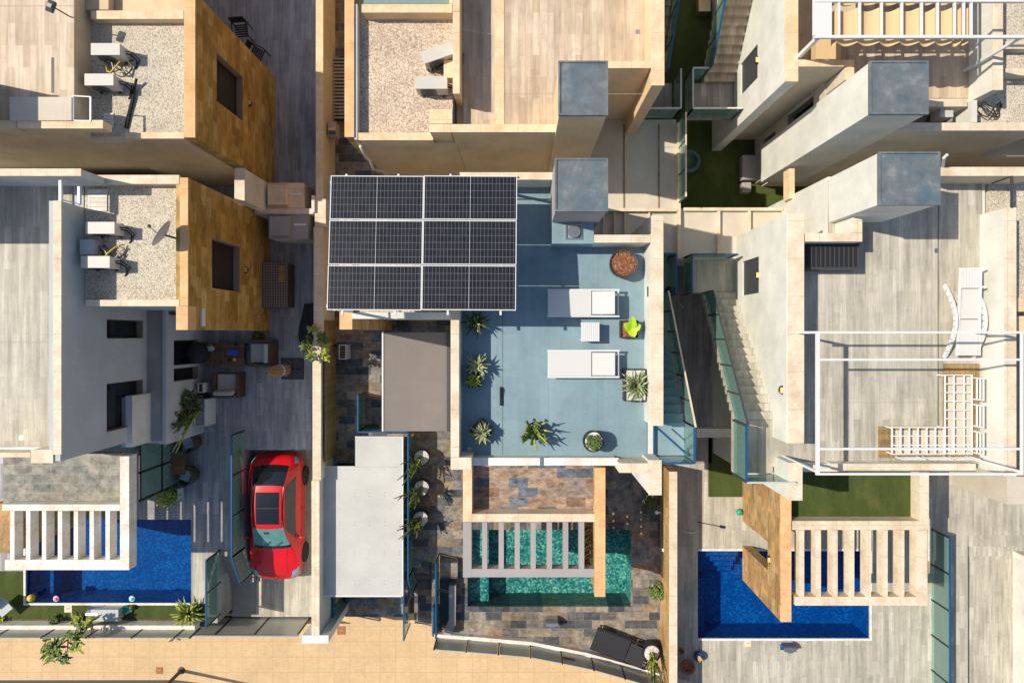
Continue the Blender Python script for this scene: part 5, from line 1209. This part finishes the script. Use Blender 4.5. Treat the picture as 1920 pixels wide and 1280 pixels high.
t = thing('barbecue', 'round black covered barbecue beside the ground floor window', 'barbecue', P(360, 662, 2.5)); t.location.z = Z0; MB().lathe([(.24, 0), (.36, .1), (.36, .8), (.33, .9), (.2, .97), (.02, 1.0)], (0, 0, 0), 30).build('cover', 'blackfab', t, smooth=True); MB().lathe([(.365, .5), (.37, .53), (.365, .56)], (0, 0, 0), 30).build('cord', 'dkgrey', t)
t = thing('tarpaulin', 'black curved tarpaulin spread against the boundary wall beside the parasol', 'tarpaulin', P(578, 620, Z0+.02))  # thin black sheet of curved outline, laid flat by the wall
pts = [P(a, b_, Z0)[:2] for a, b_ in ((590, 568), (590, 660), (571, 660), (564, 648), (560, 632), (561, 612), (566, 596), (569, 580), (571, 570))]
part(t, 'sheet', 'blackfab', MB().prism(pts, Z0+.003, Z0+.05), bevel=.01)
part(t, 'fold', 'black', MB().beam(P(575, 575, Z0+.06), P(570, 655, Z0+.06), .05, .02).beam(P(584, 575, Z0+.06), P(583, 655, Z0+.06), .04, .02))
def tubchair(label, loc, rz):
    t = thing('dining_chair', label, 'chair', loc, rz, 'wicker chairs at the patio dining table')
    MB().lathe([(.2, .0), (.27, .1), (.29, .4), (.28, .44), (.02, .44)], (0, 0, 0), 24).build('seat', 'wicker', t)
    m = MB(); ro, ri = [], []
    for z, r0, r1 in ((.1, .30, .28), (.45, .34, .29), (.78, .37, .32)):
        ro.append([(r0*math.cos(R(-30+240*k/20)), r0*math.sin(R(-30+240*k/20)), z+(.0 if z < .7 else -.16*abs(k/10-1)**2)) for k in range(21)])
        ri.append([(r1*math.cos(R(-30+240*k/20)), r1*math.sin(R(-30+240*k/20)), z+(.0 if z < .7 else -.16*abs(k/10-1)**2)) for k in range(21)])
    m.grid(ro).grid(ri).grid([ro[-1], ri[-1]]); m.build('backrest', 'wicker', t, smooth=True)
    MB().box(-.2, -.2, .445, .2, .17, .50).build('cushion', 'cushblue', t, bevel=.02)
    return t
pos_ = [(366, 826, -70, 'wicker tub chair with blue striped cushion nearest the tall white planter'), (362, 886, -110, 'wicker tub chair with blue striped cushion nearest the yellow-green bush'), (322, 836, 60, 'dark wicker tub chair behind the glass under the cactus arms'), (318, 892, 100, 'wicker tub chair behind the lower glass pane')]
for px, py, rz, lab in pos_: tubchair(lab, P(px, py, Z0), R(rz))
t = thing('dining_table', 'dark square dining table between the wicker tub chairs', 'table', P(344, 860, Z0)); MB().box(-.42, -.42, .68, .42, .42, .73).build('tabletop', 'wood', t, bevel=.008)
MB().box(-.08, -.08, 0, .08, .08, .68).build('pedestal', 'dkgrey', t)
def slatchair(label, loc, rz):
    t = thing('garden_chair', label, 'chair', loc, rz, 'black slatted garden chairs')
    m = MB()
    for k in range(6): m.box(-.24, -.24+.08*k, .42, .24, -.19+.08*k, .44)
    m.build('seat', 'black', t); m = MB()
    for k in range(5): m.box(-.24, .26, .5+.08*k, .24, .28, .55+.08*k)
    m.build('backrest', 'black', t)
    for a in (-1, 1):
        for b_ in (-1, 1): MB().beam((a*.25, b_*.24, 0), (a*.25, b_*.24, .9 if b_ > 0 else .62), .03, .03).build('leg', 'black', t)
        MB().beam((a*.25, -.25, .63), (a*.25, .27, .63), .04, .025).build('armrest', 'black', t)
    return t
slatchair('black slatted garden chair, the upper of two behind the ochre wall', P(462, 68, Z0), R(5)); slatchair('black slatted garden chair, the lower of two behind the ochre wall', P(490, 112, Z0), R(65))
t = thing('slatted_bench', 'dark slatted panel lying along the passage left of the upper central villa', 'bench', P(634, 165, Z0+.3)); t.location.z = Z0
m = MB()
for k in range(18): m.box(-.24, -1.12+.125*k, .32, .24, -1.06+.125*k, .36)
m.build('slats', 'taupe', t); MB().box(-.26, -1.14, .2, -.22, 1.14, .319).box(.22, -1.14, .2, .26, 1.14, .319).build('frame', 'dkgrey', t)
for a in (-1, 1): MB().box(-.2, a*1.05-.03, 0, .2, a*1.05+.03, .2).build('leg', 'dkgrey', t)
t = thing('tool_box', 'small grey box with an orange band hooked on the upper boundary wall', 'box', P(622, 241, 2.6)); MB().box(-.15, -.24, -.5, .15, .24, 0).build('body', 'taupe', t, bevel=.02); MB().box(-.12, -.06, .001, .12, .02, .02).build('band', 'yellow', t); MB().box(-.1, -.22, .001, .14, -.1, .03).build('latch', 'dkgrey', t)

# ================= right side furniture =================
t = thing('garden_sofa', 'brown sofa in deep shade on the turf court', 'sofa', P(1406, 315, Z0+.3)); t.location.z = Z0
MB().box(-.3, -.45, .05, .3, .45, .4).build('seat', 'taupe', t, bevel=.03); MB().box(.2, -.45, .4, .3, .45, .75).build('backrest', 'taupe', t, bevel=.03)
t = thing('garden_stool', 'small brown cube stool below the brown sofa on the turf court', 'stool', P(1399, 352, Z0+.3)); t.location.z = Z0; MB().box(-.16, -.18, .02, .16, .18, .38).build('seat', 'taupe', t, bevel=.02); MB().box(-.14, -.16, 0, .14, .16, .02).build('base', 'dkgrey', t)
t = thing('curved_lounger', 'white rocking sun lounger with bowed side rails on the right deck', 'sun lounger', top(1816, 584, 7.5, ZD+.01))
for s_ in (-1, 1):
    pts = [Vector((s_*.40-.03, -1.25+2.0*k/12, .10+.46*math.sin(math.pi*k/12))) for k in range(13)]
    m = MB()
    for k in range(12): m.beam(pts[k]-(pts[k+1]-pts[k])*.08, pts[k+1], .07, .10)
    m.build('rocker', 'whitem', t)
    MB().beam((s_*.30, -1.2, .42), (s_*.27, 1.15, .52), .05, .06).build('side_rail', 'whitem', t)
MB().box(-.26, -1.2, .40, .26, -.22, .45).build('seat', 'sling', t, bevel=.01); MB().box(-.26, -.2, .40, .26, .62, .46).build('backrest', 'sling', t, bevel=.01)
m = MB()
for k in range(7): m.box(-.26+.077*k, .68, .50, -.2+.077*k, 1.14, .53)
m.build('headrest', 'whitem', t)
m = MB()
for y in (.66, 1.16): m.beam((-.3, y, .5), (.42, y+.01, .52), .05, .04)
m.build('cross_bar', 'whitem', t)
t = thing('corner_sofa', 'white lattice frame of a corner sofa without cushions under the pipe pergola', 'sofa', P(1790, 800, ZD+.01))
def wbx(m, a, b_, c_, d, z0, z1): return m.box(X(a, 7.4), Y(d, 7.4), z0, X(c_, 7.4), Y(b_, 7.4), z1)
zt = 7.4
m = MB()
for px in (1771.5, 1788, 1807, 1822): wbx(m, px, 702, px+2.4, 852, zt-.03, zt)
part(t, 'seat_frame', 'whitem', m); m = MB()
for k in range(10): wbx(m, 1774, 716+16.3*k-14, 1822, 716+16.3*k-11.8, zt-.036, zt-.003)
part(t, 'slat', 'whitem', m); m = MB()
for k in range(8): wbx(m, 1672+16.3*k, 801, 1674.4+16.3*k, 850, zt-.0365, zt-.004)
part(t, 'slat', 'whitem', m); m = MB()
for py in (800, 816, 833, 850): wbx(m, 1671, py, 1771, py+2.2, zt-.03, zt-.0005)
part(t, 'seat_frame', 'whitem', m)
for k in range(3):
    m = MB(); x0 = 1680+50*k
    for z in (7.5, 7.62, 7.74): m.beam((X(x0, 7.4), Y(856, 7.4), z), (X(x0+40, 7.4), Y(856, 7.4), z), .03, .035)
    for q in (x0, x0+40): m.beam((X(q, 7.4), Y(856, 7.4), 7.38), (X(q, 7.4), Y(856, 7.4), 7.76), .035, .035)
    part(t, 'backrest', 'whitem', m)
    m = MB(); y0 = 708+50*k
    for z in (7.5, 7.62, 7.74): m.beam((X(1827, 7.4), Y(y0, 7.4), z), (X(1827, 7.4), Y(y0+40, 7.4), z), .03, .035)
    for q in (y0, y0+40): m.beam((X(1827, 7.4), Y(q, 7.4), 7.38), (X(1827, 7.4), Y(q, 7.4), 7.76), .035, .035)
    part(t, 'backrest', 'whitem', m)
for a, b_ in ((1773, 704), (1823, 704), (1673, 802), (1673, 850), (1823, 850), (1773, 802)): part(t, 'leg', 'whitem', MB().box(X(a, 7.4)-.02, Y(b_, 7.4)-.02, ZD+.01, X(a, 7.4)+.02, Y(b_, 7.4)+.02, 7.37))
t2 = thing('sofa_base', 'tan L-shaped timber plinth under the white sofa lattice', 'plinth', P(1790, 820, ZD+.02))
z = ZD+.1
part(t2, 'board', 'woodt', MB().box(X(1772, z), Y(857, z), ZD+.013, X(1836, z), Y(682, z), z)); part(t2, 'board', 'woodt', MB().box(X(1650, z), Y(858, z), ZD+.013, X(1771.8, z), Y(800, z), z-.003))
part(t2, 'cover_cloth', 'roofslab', MB().box(X(1777, z), Y(852, z), z, X(1824, z), Y(706, z), z+.006).box(X(1674, z), Y(852, z), z-.002, X(1771, z), Y(806, z), z+.004))
# black lounger
lounger('black sun lounger set at an angle on the slate by the curved fence', P(1163, 1207, Z0), R(-21), 'black', 'blackfab', None, 2.15, .8, R(12))
# pool spouts and small things
def spout(label, px, py, z=Z0, rz=0):
    t = thing('pool_spout', label, 'waterfall spout', P(px, py, z), rz)
    rows = []; w = .22
    for k in range(9):
        a = math.pi*.5*k/8; rows.append([(-w, .2*math.sin(a)-.1, .38*math.cos(a)+.05), (w, .2*math.sin(a)-.1, .38*math.cos(a)+.05)])
    rows2 = [[(x, y-.02, z_-.02) for x, y, z_ in r] for r in rows]; MB().grid(rows).grid(rows2).build('blade', 'steel', t, smooth=True)
    MB().box(-.1, -.16, 0, .1, -.08, .42).build('stem', 'steel', t); MB().box(-.2, -.24, 0, .2, -.02, .03).build('base_plate', 'blue', t)
spout('curved steel waterfall spout at the lower edge of the green pool', 1034, 1158); spout('curved steel waterfall spout at the lower edge of the right blue pool', 1473, 1205)
spout('curved steel waterfall spout on the turf below the left blue pool', 186, 1138)
t = thing('equipment_cover', 'grey and white equipment cover in the left soil bed behind the young tree', 'cover', P(195, 1153, 1.9)); t.location.z = Z0; MB().box(-.45, -.2, 0, .5, .2, .38).build('body', 'acwhite', t, bevel=.02); MB().box(-.47, -.21, .381, .52, .21, .41).build('lid', 'greyw', t); MB().box(-.3, -.215, .05, .3, -.201, .3).build('grille', 'dkgrey', t)
def cover(label, px, py, mat, s=.2, z=Z0+.013):
    t = thing('inspection_cover', label, 'cover', P(px, py, z)); MB().box(-s, -s, 0, s, s, .012).build('plate', mat, t); MB().box(-s*.4, -s*.1, .012, s*.4, s*.1, .02).build('grip', 'concrete', t)
cover('cream square cover in the turf strip below the left pool', 128, 1140, 'cap', .14); cover('pale square cover in the planks below the right pool', 1402, 1205, 'cap', .12, Z0)
cover('brown square cover in the sand-coloured pavement at the lower left', 299, 1256, 'terra', .13, 0); cover('brown cover in the pavement beside the white T wall', 640, 1181, 'terra', .16, 0.0)
cover('small white drain cover in the shaded slate beside the green pool', 1207, 940, 'capwhite', .06, Z0)
t = thing('garden_globe', 'yellow globe lamp at the lower left corner of the left pool', 'lamp', P(59, 1120, Z0+.2)); t.location.z = Z0; MB().ball((0, 0, .22), .13, n=18, m=12).build('globe', 'yellow', t, smooth=True); MB().lathe([(.1, 0), (.08, .1)], (0, 0, 0), 14).build('base', 'dkgrey', t)
for lab, px, py, mat in (('pink float on the left pool', 107, 1121, 'pink'), ('pale aqua float on the left pool', 249, 1121, 'aqua')):
    t = thing('pool_float', lab, 'float', P(px, py, 1.41)); MB().lathe([(.03, 0), (.1, .01), (.12, .04), (.1, .07), (.03, .06)], (0, 0, 0), 18).build('ring', mat, t, smooth=True); MB().lathe([(.05, .06), (.05, .1), (.02, .12)], (0, 0, 0), 12).build('cap', mat, t)
t = thing('toy_pile', 'green plastic toys on the turf below the left pool', 'toys', P(243, 1138, Z0)); MB().lathe([(.1, 0), (.14, .16), (.12, .17), (.09, .03)], (-.1, 0, 0), 16).build('bucket', 'greenp', t, smooth=True); MB().ball((.14, .04, .1), .1).build('ball', 'leafd', t, smooth=True); MB().obox((.0, -.12, .06), (.12, .05, .04), .5).build('scoop', 'aqua', t)
t = thing('lounge_chair', 'grey folding chair at the left edge of the turf', 'chair', P(6, 1138, 1.9)); t.location.z = Z0; MB().obox((0, 0, .4), (.25, .25, .02), R(40)).build('seat', 'greyw', t); MB().obox((-.25, .2, .62), (.25, .02, .25), R(40)).build('backrest', 'greyw', t)
for a in (-1, 1): MB().beam((a*.2, -.1, 0), (a*.15, .1, .39), .03, .03).build('leg', 'dkgrey', t)
t = thing('glazed_pot', 'glazed blue pot with a yellow flower at the lower right patio edge', 'pot', P(1308, 1226, Z0)); MB().lathe([(.12, 0), (.19, .12), (.17, .25), (.14, .27), (.12, .22)], (0, 0, 0), 22).build('pot', 'bluep', t, smooth=True); bush(t, 'yellow', 40, .1, .3, 5, .06, name='flowers')
t = thing('clay_pot', 'large terracotta bowl in the shade of the right boundary wall', 'pot', P(1288, 1246, Z0)); MB().lathe([(.12, 0), (.24, .12), (.26, .2), (.22, .2), (.2, .12), (.02, .1)], (0, 0, 0), 24).build('pot', 'terra', t, smooth=True); MB().lathe([(.2, .13), (.01, .14)], (0, 0, 0), 18).build('soil', 'bark', t)
t = thing('clay_pot', 'small terracotta pot above the large terracotta bowl', 'pot', P(1277, 1218, Z0)); MB().lathe([(.07, 0), (.1, .14), (.08, .14), (.06, .08), (.01, .08)], (0, 0, 0), 18).build('pot', 'terra', t, smooth=True); MB().lathe([(.06, .09), (.01, .1)], (0, 0, 0), 12).build('soil', 'earth', t)
t = thing('pool_ball', 'green ball on the planks beside the honey stone wall', 'ball', P(1384, 958, Z0)); MB().ball((0, 0, .12), .12, n=18, m=12).build('ball', 'greenp', t, smooth=True); MB().ball((0, 0, .235), .015, n=8, m=5).build('valve', 'black', t)
t = thing('broom', 'thin dark broom lying on the pale planks above the right pool', 'broom', P(1332, 984, Z0+.02)); part(t, 'handle', 'dkgrey', MB().tube([P(1307, 978, Z0+.03), P(1352, 987, Z0+.04)], .014)); part(t, 'brush_head', 'black', MB().beam(P(1350, 986.5, Z0+.04), P(1359, 988, Z0+.04), .09, .05))
t = thing('pool_handrail', 'bent white handrail in the shaded strip above the right pool', 'handrail', P(1290, 992, Z0+.02)); part(t, 'tube', 'whitem', MB().tube([P(1273, 983, Z0+.03), P(1277, 993, Z0+.15), P(1285, 998, Z0+.3), P(1305, 998, Z0+.05)], .02), smooth=True); part(t, 'foot', 'steel', MB().box(X(1271, Z0), Y(985, Z0), Z0, X(1275, Z0), Y(981, Z0), Z0+.03))
for lab, px, py in (('round white wall light near the top of the right boundary wall', 1231, 960), ('small white wall light on the right boundary wall beside the shrub', 1243, 1030)):
    t = thing('wall_light', lab, 'lamp', P(px, py, Z0+.6)); MB().lathe([(.02, -.06), (.06, -.04), (.06, .04), (.02, .06)], (0, 0, 0), 14).build('shade', 'whitem', t); MB().box(.0, -.02, -.02, .14, .02, .02).build('bracket', 'steel', t)
t = thing('tool_bucket', 'pale bucket with mop on the small landing beside the central villa stair', 'bucket', P(1254, 544, Z1+.3)); t.location.z = Z1+.03
MB().lathe([(.12, 0), (.16, .28), (.145, .28), (.11, .04)], (0, 0, 0), 18).build('bucket', 'acwhite', t); MB().tube([(.02, 0, .1), (.3, -.6, .9)], .015).build('mop_handle', 'woodt', t); bush(t, 'blackfab', 60, .1, .25, 3, .08, name='mop_head')
t = thing('street_lamp', 'tall dark lamp post rising from the pavement at the lower left edge', 'street lamp', P(340, 1256, 0)); MB().tube([(0, 0, 0), (0, 0, 5)], [.07, .045], 10).build('post', 'dkgrey', t); MB().lathe([(.14, 0), (.14, .03), (.09, .06)], (0, 0, 0), 16).build('base', 'dkgrey', t); MB().obox((0, -.4, 5.02), (.09, .45, .05)).build('lamp_head', 'dkgrey', t, bevel=.02)
t = thing('paddling_pool', 'grey-green inflatable leaning by the glass at the turf court edge', 'inflatable', P(1288, 305, Z0)); MB().lathe([(.3, .0), (.42, .08), (.45, .2), (.38, .32), (.3, .28), (.27, .1)], (0, 0, 0), 26).build('ring', 'rubbergreen', t, smooth=True); MB().lathe([(.28, .05), (.01, .05)], (0, 0, 0), 20).build('floor', 'taupe', t)
t = thing('crate', 'small tan crate on the dark turf at the top between the stairs', 'crate', P(1321, 6, Z0+.4)); t.location.z = Z0; MB().box(-.2, -.3, 0, .2, .25, .4).build('body', 'woodt', t); MB().box(-.21, -.31, .401, .21, .26, .42).build('lid', 'capw', t)

# ================= car =================
car = thing('parked_car', 'red car with black glass roof parked in the left driveway', 'car', (-9.06, -6.85, .3), 0)
st_ = [  # s(from rear) halfwidth shoulder roofhalf zroof
 (0.00, .62, .60, .50, .78), (.06, .76, .78, .60, .98), (.22, .88, .90, .66, 1.12), (.5, .935, .97, .64, 1.34), (.95, .965, 1.0, .60, 1.56), (1.5, .965, .99, .585, 1.625), (2.1, .955, .97, .58, 1.62), (2.55, .95, .95, .575, 1.56),
 (2.95, .945, .93, .62, 1.36), (3.35, .95, .91, .70, 1.13), (3.6, .955, .90, .74, 1.05), (4.1, .94, .86, .72, .98), (4.45, .88, .78, .64, .88), (4.62, .76, .66, .54, .76), (4.72, .58, .52, .44, .62)]
def cr(p0, p1, p2, p3, t_): return .5*((2*p1)+(-p0+p2)*t_+(2*p0-5*p1+4*p2-p3)*t_*t_+(-p0+3*p1-3*p2+p3)*t_**3)
def stn(s_):
    i = 0
    while i < len(st_)-2 and st_[i+1][0] < s_: i += 1
    a = [st_[max(i-1, 0)], st_[i], st_[i+1], st_[min(i+2, len(st_)-1)]]; t_ = (s_-a[1][0])/(a[2][0]-a[1][0])
    return [cr(a[0][k], a[1][k], a[2][k], a[3][k], t_) for k in range(5)]
def csec(s_, v, side=1, off=0):
    _, w, zs, rw, zr = stn(min(max(s_, 0), 4.72))
    pr = [(w*.86, .20), (w*.97, .30), (w, .5), (w*1.0, zs-.14), (w*.965, zs), (rw+.05+(w*.95-rw-.05)*.08, zr-.10 if zr-zs > .25 else (zs+zr)/2+.01), (rw*.9, zr-.025), (rw*.5, zr-.004), (0, zr)]
    pr[5] = (rw+.04, zr-.075) if zr-zs > .2 else (w*.86, zs+(zr-zs)*.55)
    x = v*(len(pr)-1); i = min(int(x), len(pr)-2); f = x-i
    q = [pr[max(i-1, 0)], pr[i], pr[i+1], pr[min(i+2, len(pr)-1)]]
    if i+1 >= len(pr)-1: q[3] = (-pr[-2][0], pr[-2][1])
    return (side*(cr(q[0][0], q[1][0], q[2][0], q[3][0], f)+off*.3), 2.36-s_+0, cr(q[0][1], q[1][1], q[2][1], q[3][1], f)+off)
def cpatch(s0, s1, v0, v1, side, off, n=14, m=10, fs=None):
    rows = []
    for i in range(n+1):
        row = []
        for j in range(m+1):
            u = i/n; v = v0+(v1-v0)*j/m
            a, b_ = (s0, s1) if fs is None else fs(v)
            row.append(csec(a+(b_-a)*u, v, side, off))
        rows.append(row)
    return rows
m = MB(); NS, NV = 60, 32
rows = []
for i in range(NS+1):
    s_ = 4.72*i/NS; rows.append([csec(s_, j/NV, 1) for j in range(NV+1)]+[csec(s_, 1-j/NV, -1) for j in range(1, NV+1)])
m.grid(rows); m.add(rows[0], [tuple(range(len(rows[0])))]); m.add(rows[-1], [tuple(range(len(rows[-1])))])
body = m.build('body', 'red', car, smooth=True)
def full(s0, s1, v0, off, n=14, mm=20, vf=1.0, bow=0.0):
    rows = []
    for i in range(n+1):
        u = i/n; row = []
        for j in range(-mm, mm+1):
            q = abs(j)/mm; v = 1-(1-v0)*q; s_ = s0+(s1-s0)*u-bow*(q**2)*(1)
            row.append(csec(s_, v, 1 if j >= 0 else -1, off))
        rows.append(row)
    return MB().grid(rows)
full(2.56, 3.30, .70, .008, bow=.07).build('windscreen', 'windscreen', car, smooth=True)
full(3.30, 3.42, .66, .010, n=6, bow=.09).build('scuttle', 'carglass', car, smooth=True)
full(.30, .98, .70, .008, bow=-.06).build('rear_window', 'carglass', car, smooth=True)
full(1.22, 2.38, .815, .010).build('sunroof', 'carglass', car, smooth=True)
full(1.78, 1.80, .82, .013, n=2).build('sunroof_bar', 'dkgrey', car)
for s_ in (-1, 1):
    MB().grid(cpatch(1.0, 2.85, .535, .625, s_, .006, 24, 6, fs=lambda v: (.72+(v-.53)*3.2, 3.15-(v-.53)*5.5))).build('side_window', 'carglass', car, smooth=True)
    MB().beam((s_*.53, 2.36-1.1, 1.655), (s_*.515, 2.36-2.5, 1.62), .025, .03).build('roof_rail', 'black', car)
    mr = MB().ball((s_*1.04, 2.36-3.02, 1.0), .1, (1.1, .65, .7), 14, 9); mm_ = mr.build('mirror', 'red', car, smooth=True)
    MB().box(s_*.9, 2.36-3.06, .96, s_*1.0, 2.36-2.98, 1.0).build('bracket', 'black', mm_)
    MB().grid(cpatch(3.95, 4.42, .5, .72, s_, .006, 10, 8, fs=lambda v: (4.12+(v-.5)*.9, 4.5+(v-.5)*.55))).build('headlight', 'lens', car, smooth=True)
    MB().grid(cpatch(.08, .3, .42, .56, s_, .006, 6, 6)).build('tail_light', 'lens', car, smooth=True)
    for y, s2 in ((2.36-.88, .88), (2.36-3.78, 3.78)):
        xw_ = s_*stn(s2)[1]
        a = MB(); nn_ = 28
        for x0_, x1_, r0_, nm in ((xw_-s_*.16, xw_+s_*.035, .37, 't'),):
            vs = [(x, y+r0_*(1 if x != x1_ else .97)*math.cos(2*math.pi*k/nn_), .37+r0_*(1 if x != x1_ else .97)*math.sin(2*math.pi*k/nn_)) for x in (x0_, (x0_+x1_*2)/3, x1_) for k in range(nn_)]
            a.add(vs, [(i*nn_+k, i*nn_+(k+1) % nn_, (i+1)*nn_+(k+1) % nn_, (i+1)*nn_+k) for i in range(2) for k in range(nn_)]+[tuple(range(nn_)), tuple(2*nn_+k for k in range(nn_))])
        w_ = a.build('wheel', 'rubber', car)
        rm = MB()
        for k in range(10): rm.beam((xw_+s_*.04, y, .37), (xw_+s_*.04, y+.25*math.cos(k*.628), .37+.25*math.sin(k*.628)), .03, .02)
        rm.tube([(xw_+s_*.038, y+.26*math.cos(k*.3142), .37+.26*math.sin(k*.3142)) for k in range(21)], .012, 5); rm.build('rim', 'dkgrey', w_)
    MB().box(s_*.955, 2.36-2.0, .82, s_*.985, 2.36-1.86, .85).build('door_handle', 'red', car, bevel=.008)
    MB().box(s_*.955, 2.36-2.9, .80, s_*.985, 2.36-2.76, .83).build('door_handle', 'red', car, bevel=.008)
MB().ball((0, 2.36-4.58, .80), .03, (1, 1, .4), 12, 6).build('badge', 'yellow', car)
MB().obox((-.08, 2.36-2.72, 1.50), (.08, .04, .02)).build('rear_view_mirror', 'black', car)
MB().box(-.4, 2.36-4.76, .3, .4, 2.36-4.66, .5).build('grille', 'black', car)

def seam(pts, nm='panel_gap'): MB().tube(pts, .006, 5).build(nm, 'black', car)
for s_ in (-1, 1):
    seam([csec(3.42+.98*k/12, .80+.03*math.sin(k*.26), s_, .0) for k in range(13)])
    for sx in (1.15, 2.05, 3.1): seam([csec(sx, .12+.38*k/10, s_, .001) for k in range(11)])
seam([csec(4.40, 1-.2*abs(k-8)/8, 1 if k > 8 else -1, .0) for k in range(17)])
seam([csec(.26, 1-.3*abs(k-8)/8, 1 if k > 8 else -1, .0) for k in range(17)])
for s_, x in ((-1, -.3), (1, .12)): MB().beam((x, 2.36-3.33, 1.19), (x+.3, 2.36-3.1, 1.30), .018, .015).build('wiper', 'black', car)
